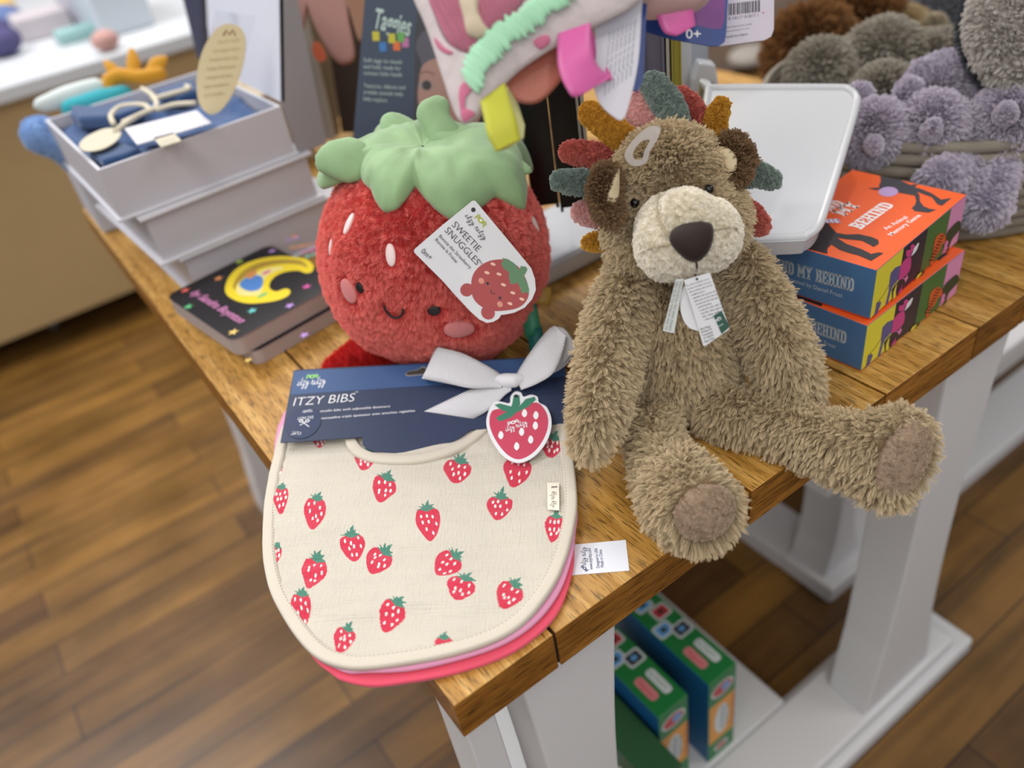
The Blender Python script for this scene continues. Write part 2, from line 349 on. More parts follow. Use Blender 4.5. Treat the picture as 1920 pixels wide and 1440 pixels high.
def floormat(name):
    m = bpy.data.materials.new(name); m.use_nodes = True; nt = m.node_tree; L = nt.links; b = nt.nodes['Principled BSDF']; N = lambda t: nt.nodes.new('ShaderNode' + t)
    g = N('NewGeometry'); br = N('TexBrick'); br.offset = .37; br.inputs['Scale'].default_value = 1
    br.inputs['Brick Width'].default_value = 1.1; br.inputs['Row Height'].default_value = .085; br.inputs['Mortar Size'].default_value = .0016; br.inputs['Mortar Smooth'].default_value = .2
    br.inputs['Color1'].default_value = C('#785523'); br.inputs['Color2'].default_value = C('#523616'); br.inputs['Mortar'].default_value = C('#2a190c'); br.inputs['Bias'].default_value = 0
    L.new(g.outputs['Position'], br.inputs[0])
    mp = N('Mapping'); mp.inputs['Scale'].default_value = (2.2, 22, 1); L.new(g.outputs['Position'], mp.inputs[0])
    n = N('TexNoise'); n.inputs['Scale'].default_value = 1; n.inputs['Detail'].default_value = 5; n.inputs['Distortion'].default_value = .5; L.new(mp.outputs[0], n.inputs[0])
    mr = N('MapRange'); mr.inputs[1].default_value = .3; mr.inputs[2].default_value = .7; mr.inputs[3].default_value = .55; mr.inputs[4].default_value = 1.45; L.new(n.outputs[0], mr.inputs[0])
    mx = N('MixRGB'); mx.blend_type = 'MULTIPLY'; mx.inputs[0].default_value = 1; L.new(br.outputs[0], mx.inputs[1]); L.new(mr.outputs[0], mx.inputs[2])
    n3 = N('TexNoise'); n3.inputs['Scale'].default_value = 5; n3.inputs['Detail'].default_value = 4; L.new(g.outputs['Position'], n3.inputs[0])
    m3 = N('MapRange'); m3.inputs[1].default_value = .3; m3.inputs[2].default_value = .7; m3.inputs[3].default_value = .75; m3.inputs[4].default_value = 1.25; L.new(n3.outputs[0], m3.inputs[0])
    m2 = N('MixRGB'); m2.blend_type = 'MULTIPLY'; m2.inputs[0].default_value = 1; L.new(mx.outputs[0], m2.inputs[1]); L.new(m3.outputs[0], m2.inputs[2])
    L.new(m2.outputs[0], b.inputs['Base Color']); b.inputs['Roughness'].default_value = .3
    r3 = N('MapRange'); r3.inputs[3].default_value = .2; r3.inputs[4].default_value = .55; L.new(n3.outputs[0], r3.inputs[0]); L.new(r3.outputs[0], b.inputs['Roughness'])
    return m
WHITE = mat('white_paint', '#d6d6d8', .45, bump=(60, .15, .001)); PAPER = mat('white_card', '#dcdce0', .5); BLACK = mat('black_print', '#0b0b10', .5)
GREYBOARD = mat('grey_board', '#a9a7aa', .5); INK = mat('dark_ink', '#23232b', .6); WPRINT = mat('white_print', '#e8e8ec', .5)
# ================================================================== floor and tables
s = .76
tag(obj('floor', [(-5, -3, -s), (9, -3, -s), (9, 13, -s), (-5, 13, -s)], [(0, 1, 2, 3)], floormat('floor_planks')), kind='structure')
SE = [.0848, .2848, .4572, .598, .682]           # seams between the table boards
TX1, TY1, TT = 1.02, 1.16, .0397
wood_top = woodmat('oak_top', '#b98a42', '#a0722e', '#cda25c', 1, 1.25, ('X', SE + [.85]), .36, .16)
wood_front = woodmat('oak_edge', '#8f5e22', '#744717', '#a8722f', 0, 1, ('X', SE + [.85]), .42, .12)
SEAMM = mat('seam_shadow_gap', '#120a04', .8)
tb = thing('display_table', 'wooden plank-topped display table with white legs, holding the toys', 'table', (.45, .5, -.76))
mb = MB(); ed = [0] + SE + [.85, TX1]; g = .0012
for a, b in zip(ed, ed[1:]):
    lo = (a + (g if a else 0), 0, -TT); hi = (b - g, TY1, 0); mb.box(lo, hi, 0)
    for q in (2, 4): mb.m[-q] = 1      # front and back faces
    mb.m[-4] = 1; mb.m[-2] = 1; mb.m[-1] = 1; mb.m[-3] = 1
mb.box((.003, .002, -TT + .002), (TX1 - .003, TY1 - .002, -.004), 2)
top = mb.build('tabletop', [wood_top, wood_front, SEAMM], tb); bevel(top, .0008, 2)
def leg(x0, x1, y0, y1, zt, zb, flare, m=None):
    """flat leg whose sides sweep out gently to the foot"""
    mb = MB(); n = 14; L = []; Rr = []
    for i in range(n + 1):
        t = i / n; z = zt + (zb - zt) * t; k = -.018 * math.sin(PI * min(t * 1.15, 1)) + flare * max(0, t - .8) * 5 * .02
        L.append((x0 - k * .6, z)); Rr.append((x1 + k, z))
    loop = L + Rr[::-1]; mb.prism([(x, y0, z) for x, z in loop], (0, y1 - y0, 0)); return mb
for (x0, x1, y0, y1) in ((.058, .157, .02, .075), (.60, .72, .02, .085), (.058, .157, TY1 - .09, TY1 - .03), (.84, .94, TY1 - .09, TY1 - .03)):
    bevel(leg(x0, x1, y0, y1, -TT, -.70, 1).build('leg', WHITE, tb), .003)
mb = MB(); mb.box((.03, .0, -.76), (.84, .125, -.725)).box((.035, .012, -.725), (.80, .11, -.70)); bevel(mb.build('front_rail', WHITE, tb), .006, 3)

mb = MB(); mb.box((.125, .11, -.728), (.52, .74, -.700)); bevel(mb.build('lower_shelf', WHITE, tb), .003)
mb = MB(); mb.box((.05, .10, -.16), (.066, 1.06, -TT)); bevel(mb.build('apron', WHITE, tb), .002)
mb = MB(); mb.prism([(.02, .07, -.06), (.02, .03, -.70), (.02, .12, -.70), (.02, .12, -.06)], (.03, 0, 0)); bevel(mb.build('corner_brace', WHITE, tb), .002)
# lower white nesting table behind the right leg
nt2 = thing('nesting_table', 'low white nesting table on the floor behind the right table leg', 'table', (1.1, .4, -.76))
bevel(leg(.775, .845, .225, .30, -.46, -.72, 1).build('leg', WHITE, nt2), .003)
mb = MB(); mb.box((.75, .20, -.76), (1.7, .31, -.72)); bevel(mb.build('base_rail', WHITE, nt2), .006, 3)
mb = MB(); mb.box((.845, .26, -.60), (1.7, .29, -.46)); bevel(mb.build('front_panel', WHITE, nt2), .004)
mb = MB(); mb.box((.70, .2, -.46), (1.75, .9, -.43)); bevel(mb.build('table_top', WHITE, nt2), .004)
mb = MB(); mb.box((.75, .31, -.76), (.85, .9, -.72)); bevel(mb.build('side_rail', WHITE, nt2), .004)
for i, (px, py, c, r) in enumerate(((1722, 748, '#c9505a', .03), (1752, 738, '#3f5a58', .022), (1700, 760, '#8fa6a4', .03), (1762, 722, '#b8585c', .02))):
    p = onz(px, py, -.40); mb = MB(); mb.ell((p.x, p.y, -.43 + r * .8), (r * 1.2, r, r * .8), None, 20, 12)
    tag(mb.build('soft_toy', mat('low_toy%d' % i, c, .8, bump=(200, .3, .001)), None, True), ['rosy red soft toy', 'dark teal soft toy', 'pale grey soft toy', 'small dusty red soft toy'][i] + ' on the low white table under the tabletop', 'soft toy')
# ================================================================== boxes on the lower shelf
GR = mat('green_carton', '#157338', .4); BLU = mat('blue_carton', '#1c5f93', .4); ORG = mat('orange_carton', '#d9922a', .4)
def puzzle_box(px, py, label, w=.052, l=.2, h=.2):
    p = onz(px, py, -.5); t = thing('puzzle_box', label, 'box', (p.x, p.y + .01, -.70), 'green game cartons on the lower shelf')
    mb = MB(); mb.box((-w, 0, 0), (0, l, h), 0); mb.m = [0, 0, 0, 0, 0, 1]; bevel(mb.build('carton', [GR, BLU], t, keep=True), .001)
    pr = Print(); F = Frame((-w, 0, h), (1, 0, 0), (0, 1, 0)); fr = mat('photo_border', '#c9d0d2', .4); ph = mat('photo_blue', '#5c9bd0', .4); dk = mat('photo_dark', '#2b3436', .4); rd = mat('photo_red', '#b5363b', .4)
    for i, (x, y, m2) in enumerate(((.016, .1, ph), (.034, .125, rd), (.022, .15, ph), (.036, .085, dk), (.018, .175, dk))):
        pr.poly(rrect(.028, .023, .004, 4, x, y), fr); pr.poly(rrect(.022, .017, .002, 3, x, y), m2); pr.ell((x, y), .005, .004, dk if m2 is not dk else ph)
    pr.poly(rrect(.014, .038, .005, 4, .017, .04), mat('pink_lettering_patch', '#cf7f84', .4)); pr.poly(rrect(.014, .042, .005, 4, .037, .038), fr)
    pr.text('Magnetic', (.014, .055), (.014, .024), mat('red_print', '#b3202c', .4), .006); pr.text('ACTIVITY', (.034, .057), (.034, .022), GR, .006)
    F2 = Frame((-w, 0, 0), (1, 0, 0), (0, 0, 1)); pr.build('printed_lid', F, t, True)
    pr = Print(); pr.poly([(.002, .045), (w - .002, .045), (w - .002, .14), (.002, .14)], ORG); pr.ell((w / 2, .168), .021, .016, fr); pr.ell((w / 2, .168), .018, .013, rd); pr.ell((w / 2 + .006, .168), .008, .008, ph)
    pr.ell((w / 2, .093), .014, .036, fr); pr.text('Melissa', (w / 2 - .002, .12), (w / 2 - .002, .066), dk, .0075); pr.text('& Doug', (w / 2 + .008, .115), (w / 2 + .008, .07), dk, .0065)
    pr.text('Alphabet', (w - .006, .134), (w - .006, .05), mat('red_print', '#b3202c', .4), .0065); pr.ell((w / 2, .022), .014, .009, fr); pr.ell((w / 2, .022), .01, .006, rd)
    pr.build('printed_end', F2, t, True); return t
pb = puzzle_box(1300, 1312, 'green carton with orange end panel, nearer the table leg of the pair')
pb2 = copy_tree(pb); q = onz(1392, 1252, -.5); pb2.location = (q.x, q.y + .01, -.70); pb2['label'] = 'green carton with orange end panel, on the right end of the lower shelf'
bx = MB(); bx.box((-.05, 0, 0), (0, .21, .17)); b3 = bx.build('storage_carton', mat('dark_green_carton', '#22502e', .5), None); b3.location = (pb.location.x - .060, pb.location.y + .055, -.70 ); 
b3.location.x -= .025
tag(bevel(b3, .001), 'plain dark green carton wedged beside the white front table leg', 'box')
t = thing('floral_box', 'small cream floral-print box on the lower shelf by the leg', 'box', (pb.location.x - .09, pb.location.y - .045, -.70))
mb = MB(); mb.box((-.03, 0, 0), (.03, .06, .13)); bevel(mb.build('carton', mat('floral_cream', '#d8cbb8', .6), t, keep=True), .001)
pr = Print(); fl = [mat('floral_rose', '#b0606a', .6), mat('floral_green', '#5b7048', .6), mat('floral_gold', '#b99a50', .6)]
for i in range(34): pr.ell((random.uniform(-.027, .027), random.uniform(.006, .124)), random.uniform(.002, .004), random.uniform(.0015, .003), fl[i % 3], random.random() * 3, 10)
pr.build('printed_front', Frame((0, 0, 0), (1, 0, 0), (0, 0, 1)), t, True)
# ================================================================== memory game boxes
ORA = mat('orange_lid', '#e8602a', .35); BLUE = mat('box_blue', '#456c98', .45, mottle=(200, .06)); YEL = mat('box_yellow', '#ddd23c', .4); NAVY = mat('box_navy', '#1c1c33', .4)
PGRN = mat('box_green', '#3c6a35', .4); PINK = mat('box_pink', '#d98cb8', .4); CHAR = mat('charcoal_print', '#33323a', .5); LIL = mat('lilac_print', '#b498c8', .5)
GW, GD, GH = .165, .115, .0512
def memory_game(loc, yaw, label):
    t = thing('memory_game_box', label, 'game box', loc, 'matching memory game boxes'); 
    mb = MB(); mb.box((.0012, .0012, 0), (GW - .0012, GD - .0012, GH - .001)); bevel(mb.build('box_base', ORA, t, keep=True), .0008)
    c, s_ = math.cos(yaw), math.sin(yaw); o = V(loc); r = V((c, s_, 0)); d = V((-s_, c, 0))
    mb = MB(); mb.m = []; mb.box((0, 0, .0015), (GW, GD, GH)); mb.m = [0, 0, 3, 2, 1, 1]
    lid = mb.build('lid', [ORA, BLUE, BLUE, BLUE], t, keep=True); bevel(lid, .0009)
    FT = Frame((0, 0, GH), (1, 0, 0), (0, 1, 0)); FL = Frame((0, GD, 0), (0, -1, 0), (0, 0, 1)); FR = Frame((0, 0, 0), (1, 0, 0), (0, 0, 1))
    wf = lambda F: Frame(o + r * F.o.x + d * F.o.y + V((0, 0, F.o.z)), r * F.r.x + d * F.r.y + V((0, 0, F.r.z)), r * F.u.x + d * F.u.y + V((0, 0, F.u.z)))
    return t, FT, FL, FR, wf(FT), wf(FL), wf(FR)
top_loc = (.4749, .0371, .0525)
t, FT, FL, FR, WT, WL, WR = memory_game(top_loc, .1259, 'orange-lidded memory game box, the upper one, half under the white tray')
k = .29165
T = lambda L: [WT.px(1400 + x * k, 300 + y * k) for x, y in L]; Lf = lambda L: [WL.px(1400 + x * k, 300 + y * k) for x, y in L]; Rf = lambda L: [WR.px(1400 + x * k, 300 + y * k) for x, y in L]
inside = lambda L, w, h: [(min(max(a, .0006), w - .0006), min(max(b, .0006), h - .0006)) for a, b in L]
pr = Print()
def slabpx(pr, F, s, a, b, top, m):
    A, B, Tt = F.px(1400 + a[0] * k, 300 + a[1] * k), F.px(1400 + b[0] * k, 300 + b[1] * k), F.px(1400 + top[0] * k, 300 + top[1] * k)
    d = V(B) - V(A); d.normalize(); h = abs((V(Tt) - V(A)).dot(V((-d.y, d.x)))); pr.slabtext(s, A, B, m, h)
slabpx(pr, WT, 'FIND', (478, 362), (640, 280), (478, 300), WPRINT); slabpx(pr, WT, 'MY', (630, 362), (740, 290), (585, 312), WPRINT); slabpx(pr, WT, 'BEHIND', (735, 447), (955, 290), (690, 395), WPRINT)
A = T([(900, 450), (1040, 370), (935, 488), (1125, 358)]); pr.text('An Animal', A[0], A[1], WPRINT, .0052, 0, .01); pr.text('Memory Game', A[2], A[3], WPRINT, .0052, 0, .01)
pr.poly(inside(T([(868, 95), (862, 140), (850, 165), (855, 185), (900, 200), (1000, 215), (1080, 230), (1090, 262), (1082, 290), (1060, 310), (1080, 330), (1170, 340), (1220, 320), (1180, 315), (1140, 300), (1115, 270), (1110, 225), (1095, 205), (1190, 240), (1225, 285), (1255, 295), (1318, 245), (1250, 255), (1190, 215), (1130, 190), (1080, 175), (1110, 150), (1050, 160), (990, 128), (930, 100)]), GW, GD), CHAR)
pr.poly(T([(780, 183), (830, 195), (860, 190), (850, 178), (800, 180)]), CHAR); a = T([(910, 205), (985, 215), (905, 235)]); pr.ell(a[0], (V(a[1]) - V(a[0])).length, (V(a[2]) - V(a[0])).length * .85, LIL, .3)
pr.poly(inside(T([(270, 500), (330, 560), (520, 605), (520, 570), (545, 545), (600, 580), (660, 600), (720, 615), (800, 650), (880, 600), (850, 595), (800, 605), (740, 575), (640, 540), (580, 500), (640, 510), (740, 520), (790, 545), (815, 560), (850, 540), (845, 515), (800, 495), (720, 478), (640, 480), (580, 470), (540, 430), (520, 400), (470, 395), (430, 420), (400, 460), (340, 495)]), GW, GD), mat('dark_print', '#2a262b', .5))
for i in range(9):
    x = 470 + i * 14; pr.poly(inside(T([(x - 10, 400 - i * 2), (x + 6, 378), (x + 24, 400 + i), (x + 10, 408)]), GW, GD), WPRINT if i % 2 else LIL)
pr.build('printed_top', FT, t, True)
pr = Print(); slabpx(pr, WL, 'FIND MY BEHIND', (160, 705), (690, 850), (165, 625), mat('grey_blue_print', '#a9b4bd', .5)); A = Lf([(230, 765), (615, 885)]); pr.text('Illustrated by Daniel Frost', A[0], A[1], mat('grey_blue_print', '#a9b4bd', .5), .0044, 0, .004); pr.build('printed_side', FL, t, True)
pr = Print(); e = .0006
H0 = Rf([(835, 700)])[0]; xs = [e] + [Rf([(x, y)])[0][0] for x, y in ((998, 640), (1145, 560), (1290, 440))] + [GW - e]
for a, b, m in zip(xs, xs[1:], (YEL, NAVY, PGRN, PINK)): pr.poly([(a, .002), (b, .002), (b, GH - e), (a, GH - e)], m)
kk = 1 / 6
Q = lambda L: inside([WR.px(1600 + x * kk, 440 + y * kk) for x, y in L], GW, GH)
pr.poly(Q([(528, 345), (470, 370), (420, 430), (405, 520), (395, 640), (355, 800), (385, 780), (405, 700), (425, 620), (450, 570), (505, 505), (530, 420)]), mat('elephant_print', '#575587', .5))
pr.poly(Q([(500, 525), (470, 560), (430, 620), (430, 760), (455, 740), (500, 700)]), NAVY); pr.poly(Q([(490, 545), (475, 640), (470, 735), (440, 750), (450, 640)]), YEL)
pr.stroke(Q([(400, 560), (370, 620), (320, 700), (260, 770)]), .0007, CHAR); pr.poly(Q([(260, 770), (300, 745), (310, 770), (270, 880), (225, 940), (245, 850)]), mat('elephant_print', '#575587', .5))
MG = mat('magenta_print', '#c93f86', .5)
pr.poly(Q([(640, 250), (575, 280), (530, 350), (520, 420), (505, 510), (560, 480), (620, 420), (645, 340)]), MG, 3)
pr.poly(Q([(595, 245), (588, 200), (600, 175), (640, 165), (640, 130), (665, 105), (690, 125), (690, 165), (655, 190), (640, 240)]), MG, 3); pr.poly(Q([(645, 245), (680, 150), (720, 95), (738, 90), (715, 160), (690, 200), (665, 225)]), WPRINT)
pr.poly(Q([(540, 490), (580, 485), (600, 450), (612, 480), (580, 540), (570, 500)]), mat('blush_print', '#d87fae', .5)); pr.poly(Q([(545, 560), (530, 600), (500, 650), (512, 680), (540, 630)]), MG)
TG = mat('tiger_print', '#cf5a28', .5)
pr.poly(Q([(1035, 20), (990, -20), (930, 20), (905, 90), (895, 160), (880, 240), (860, 280), (862, 340), (885, 360), (895, 340), (890, 290), (920, 240), (955, 190), (990, 110), (1030, 80)]), TG, 3)
for i in range(9):
    y = 10 + i * 34; x = 1000 - i * 15; pr.stroke(Q([(x - 25, y - 6), (x - 5, y + 6), (x + 18, y - 2)]), .0011, BLACK)
pr.poly(Q([(690, 520), (715, 450), (760, 415), (755, 440), (715, 490)]), YEL); a = Q([(775, 430)])[0]; pr.ell(a, .0035, .003, mat('brown_print', '#5c4020', .5)); 
pr.poly(Q([(1030, 60), (1060, -40), (1120, -110), (1180, -160), (1200, -120), (1190, -60), (1110, 40), (1085, 90), (1070, 140), (1060, 200), (1040, 190), (1060, 90)]), mat('crocodile_print', '#2c3a24', .5), 3)
pr.poly(Q([(1015, 120), (1040, 60), (1060, 75), (1045, 120), (1050, 150), (1010, 190)]), mat('blush_print', '#d87fae', .5))
pr.build('printed_panel', FR, t, True)
t.rotation_euler.z = .1259
t2 = copy_tree(t); t2.location = (.4685, .0344, .0003); t2.rotation_euler.z = .07; t2['label'] = 'lower memory game box, resting on the tabletop under its twin'
# ================================================================== white tray display
trayw = mat('white_plastic', '#c3c5ca', .22, bump=(300, .06, .0005))
fr_ = onz(1532, 438, .128); rr_ = V((0.652, .195, .18)); rl_ = onz(1352, 152, .196)
F = Frame(fr_, rr_ - fr_, rl_ - fr_)
loop = F.pxs([(1570, 151), (1596, 155), (1612, 168), (1612, 190), (1580, 300), (1550, 395), (1538, 424), (1518, 440), (1490, 446), (1300, 450), (1285, 440), (1283, 420), (1322, 160), (1332, 152)])
t = thing('tray_stand', 'white plastic tray stand sloping behind the toy lion', 'display stand', (F.o.x, F.o.y, 0))
cx = sum(a for a, b in loop) / len(loop); cy = sum(b for a, b in loop) / len(loop)
sp = [tuple(p) for p in spline(loop, 5, True)]
slab(F, sp, .016, 'tray_panel', [trayw], t, base=-.004, bev=.006)
# raised rounded rim
rim = [F.p3(cx + (a - cx) * .975, cy + (b - cy) * .975, -.0065) for a, b in sp]; mb = MB(); mb.tube([F.p3(cx + (a - cx) * .955, cy + (b - cy) * .955, -.0050) for a, b in sp + sp[:1]], .0042, 10, cap=False); mb.build('rim', trayw, t, True)
q = onz(1050, 470, .0); mb = MB(); mb.prism([(q.x + x, q.y + y, 0) for x, y in rrect(.19, .12, .02, 5)], (0, 0, .03)); bevel(mb.build('base', trayw, t), .01, 3)
q2 = F.p3(cx, cy, -.02); mb = MB(); mb.box((q2.x - .03, q2.y - .02, 0), (q2.x + .03, q2.y + .02, q2.z - .012)); bevel(mb.build('support', trayw, t), .004)
post = dep(1318, 175, .92); FPp = Frame(post, (.84, -.54, 0), (0, 0, 1))
zb = .0005 - post.z; lo = FPp.pxs([(1290, 235), (1345, 235), (1348, 160), (1342, 122), (1312, 118), (1300, 150)]); lo[0] = (lo[0][0] + .008, zb); lo[1] = (lo[1][0] - .004, zb)
slab(FPp, lo, .02, 'notched_bracket', [trayw], t, bev=.002); pr = Print(); a = FPp.px(1335, 163); pr.ell(a, .0022, .0055, mat('slot_grey', '#77777c', .5)); pr.build('slot', FPp, t)
lo = FPp.pxs([(1262, 90), (1308, 72), (1308, -60), (1262, -60), ]); lo[0] = (lo[0][0], zb); lo[1] = (lo[1][0], zb); slab(FPp, lo, .03, 'upright', [trayw], t, base=-.03, bev=.002)
lo = FPp.pxs([(1308, 70), (1372, 95), (1372, -60), (1308, -60)]); lo[0] = (lo[0][0], zb); lo[1] = (lo[1][0], zb); slab(FPp, lo, .03, 'rear_panel', [mat('pale_grey_plastic', '#9fa6b2', .4)], t, base=-.10, bev=.002)
# ================================================================== upright black books in the stand
BK = mat('black_cover', '#08080a', .25); PG = mat('page_edge', '#d8d2c4', .7)
def upright_book(px0, px1, pyb, depth, label, cov, pages, hgt=.3):
    a = dep(px0, pyb, depth); b = dep(px1, pyb, depth); z0 = a.z; r = V((b.x - a.x, b.y - a.y, 0)); w = r.length; r.normalize(); n = V((-r.y, r.x, 0))
    t = thing('upright_book', label, 'book', (a.x, a.y, z0), 'books standing in the white stand'); ang = math.atan2(r.y, r.x)
    mb = MB(); M = Matrix.Rotation(ang, 4, 'Z'); mb.box((0, 0, 0), (w * .12, .12, hgt), 0, M).box((w * .88, 0, 0), (w, .12, hgt), 0, M); mb.build('cover', cov, t, keep=True)
    mb = MB(); mb.box((w * .12, .003, .003), (w * .88, .115, hgt - .003), 0, M); mb.build('pages', pages, t, keep=True); return t
upright_book(1000, 1050, 395, .86, 'wide black book standing nearest the toy strawberry', BK, BK)
upright_book(1052, 1096, 398, .85, 'black book standing between the pale stripes of pages', BK, BK)
for i, (a, b, lb) in enumerate(((1098, 1104, 'thin book with white page edges behind the lion head, left one'), (1106, 1113, 'thin book with white page edges behind the lion head, right one'))): upright_book(a, b, 398, .85, lb, BK, PG)
GLD = mat('gold_cover', '#8f8430', .5); GRY = mat('slate_cover', '#5b5666', .5)
upright_book(1186, 1214, 330, .83, 'dark olive book standing behind the lion mane', mat('olive_cover', '#4a4a32', .5), GLD)
upright_book(1214, 1252, 330, .83, 'slate grey book standing behind the lion mane', GRY, GRY)
upright_book(1254, 1262, 330, .83, 'thin black book with white edges behind the lion mane', BK, PG)
upright_book(1264, 1281, 330, .83, 'mustard gold book standing by the white upright', GLD, GLD)
# ================================================================== muslin bib set
K1 = .4861
c1 = lambda x, y: (480 + x * K1, 600 + y * K1)
BO = V((.1393, .2615, .0304)); BR_ = V((.7802, -.6252, -.022)); BU = V((.6, .7378, .3092))
CF = Frame(BO, BR_, BU)                          # header card
edge_o = CF.p3(0, -.0381); BFr = Frame(V((edge_o.x, edge_o.y, .0175)), (.78, -.6257, 0), V((.6257, .78, .020)))   # bib surface: falls gently to the front
bibs = thing('bib_set', 'strawberry-print muslin bib set on blue header card with white bow and strawberry tag', 'baby bib', (.08, .2, .003))
CREAM = mat('bib_binding_cotton', '#c8c0b2', .85, bump=(900, .25, .0004), sheen=.2)
def cloth(name, wrinkle=True):
    m = bpy.data.materials.new(name); m.use_nodes = True; nt = m.node_tree; L = nt.links; b = nt.nodes['Principled BSDF']; N = lambda t: nt.nodes.new('ShaderNode' + t)
    a = N('Attribute'); a.attribute_name = 'print'; L.new(a.outputs['Color'], b.inputs['Base Color']); b.inputs['Roughness'].default_value = .9; b.inputs['Sheen Weight'].default_value = .25
    u = N('UVMap'); mp = N('Mapping'); mp.inputs['Scale'].default_value = (60, 620, 1); L.new(u.outputs[0], mp.inputs[0]); n = N('TexNoise'); n.inputs['Scale'].default_value = 1; n.inputs['Detail'].default_value = 3; L.new(mp.outputs[0], n.inputs[0])
    mp2 = N('Mapping'); mp2.inputs['Scale'].default_value = (700, 90, 1); L.new(u.outputs[0], mp2.inputs[0]); n2 = N('TexNoise'); n2.inputs['Scale'].default_value = 1; L.new(mp2.outputs[0], n2.inputs[0])
    ad = N('Math'); ad.operation = 'ADD'; L.new(n.outputs[0], ad.inputs[0]); L.new(n2.outputs[0], ad.inputs[1])
    bp = N('Bump'); bp.inputs['Strength'].default_value = .7; bp.inputs['Distance'].default_value = .0013; L.new(ad.outputs[0], bp.inputs['Height']); L.new(bp.outputs[0], b.inputs['Normal']); return m
outer = [c1(*p) for p in ((110, 400), (62, 540), (33, 700), (24, 850), (30, 950), (55, 1050), (100, 1140), (165, 1235), (240, 1305), (330, 1338), (430, 1343), (600, 1322), (800, 1280), (950, 1222), (1060, 1140), (1150, 1020), (1200, 900), (1230, 780), (1238, 690), (1228, 560), (1202, 400))]
ol = BFr.pxs(outer); top_pts = [(.118, .055), (.06, .06), (0, .062), (-.06, .06), (-.118, .055)]
OUT = np.array(spline(ol + top_pts, 16, True))
CEN = np.array((-.004, -.075))
def wr(a, b):   # crinkled muslin relief
    p = V((a * 6, b * 26, 0)); return .0036 * noise.noise(p) + .0016 * noise.noise(V((a * 22, b * 95, 3))) + .0012 * noise.noise(V((a * 9, b * 9, 7)))
# painted print evaluated per vertex (dye colour only)
def inpoly(P, Q):
    x, y = P[:, 0], P[:, 1]; c = np.zeros(len(P), bool); n = len(Q); j = n - 1
    for i in range(n):
        xi, yi = Q[i]; xj, yj = Q[j]
        c ^= ((yi > y) != (yj > y)) & (x < (xj - xi) * (y - yi) / (yj - yi + 1e-12) + xi); j = i
    return c
def polar(out, cen, nr, z):
    n = len(out); v = [BFr.p3(cen[0], cen[1], z(*cen))]; ab = [tuple(cen)]
    for i in range(1, nr + 1):
        t = (i / nr)
        for q in out: a, b = cen + (q - cen) * t; v.append(BFr.p3(a, b, z(a, b))); ab.append((a, b))
    f = [(0, 1 + j, 1 + (j + 1) % n) for j in range(n)]
    for i in range(nr - 1):
        o0 = 1 + i * n; o1 = o0 + n; f += [(o0 + j, o1 + j, o1 + (j + 1) % n, o0 + (j + 1) % n) for j in range(n)]
    return v, f, np.array(ab)
def resample(P, n):
    P = np.array(P); d = np.r_[0, np.cumsum(np.linalg.norm(np.diff(np.vstack([P, P[:1]]), axis=0), axis=1))]; s = np.linspace(0, d[-1], n, endpoint=False); PP = np.vstack([P, P[:1]])
    return np.c_[np.interp(s, d, PP[:, 0]), np.interp(s, d, PP[:, 1])]
def inset(P, w):
    P = np.array(P); t = np.roll(P, -1, 0) - np.roll(P, 1, 0); t /= np.linalg.norm(t, axis=1)[:, None] + 1e-9; n = np.c_[-t[:, 1], t[:, 0]]
    s = 1 if ((CEN - P[0]) @ n[0]) > 0 else -1; return P + n * s * w
OUTR = resample(OUT, 900); INN = inset(OUTR, .0085)
v, f, ab = polar(INN, CEN, 230, wr)
colr = np.tile(np.array(C('#c5beb1')), (len(v), 1)); RED = np.array(C('#c22844')); GRN = np.array(C('#3f7a68')); SEED = np.array(C('#efe0da'))
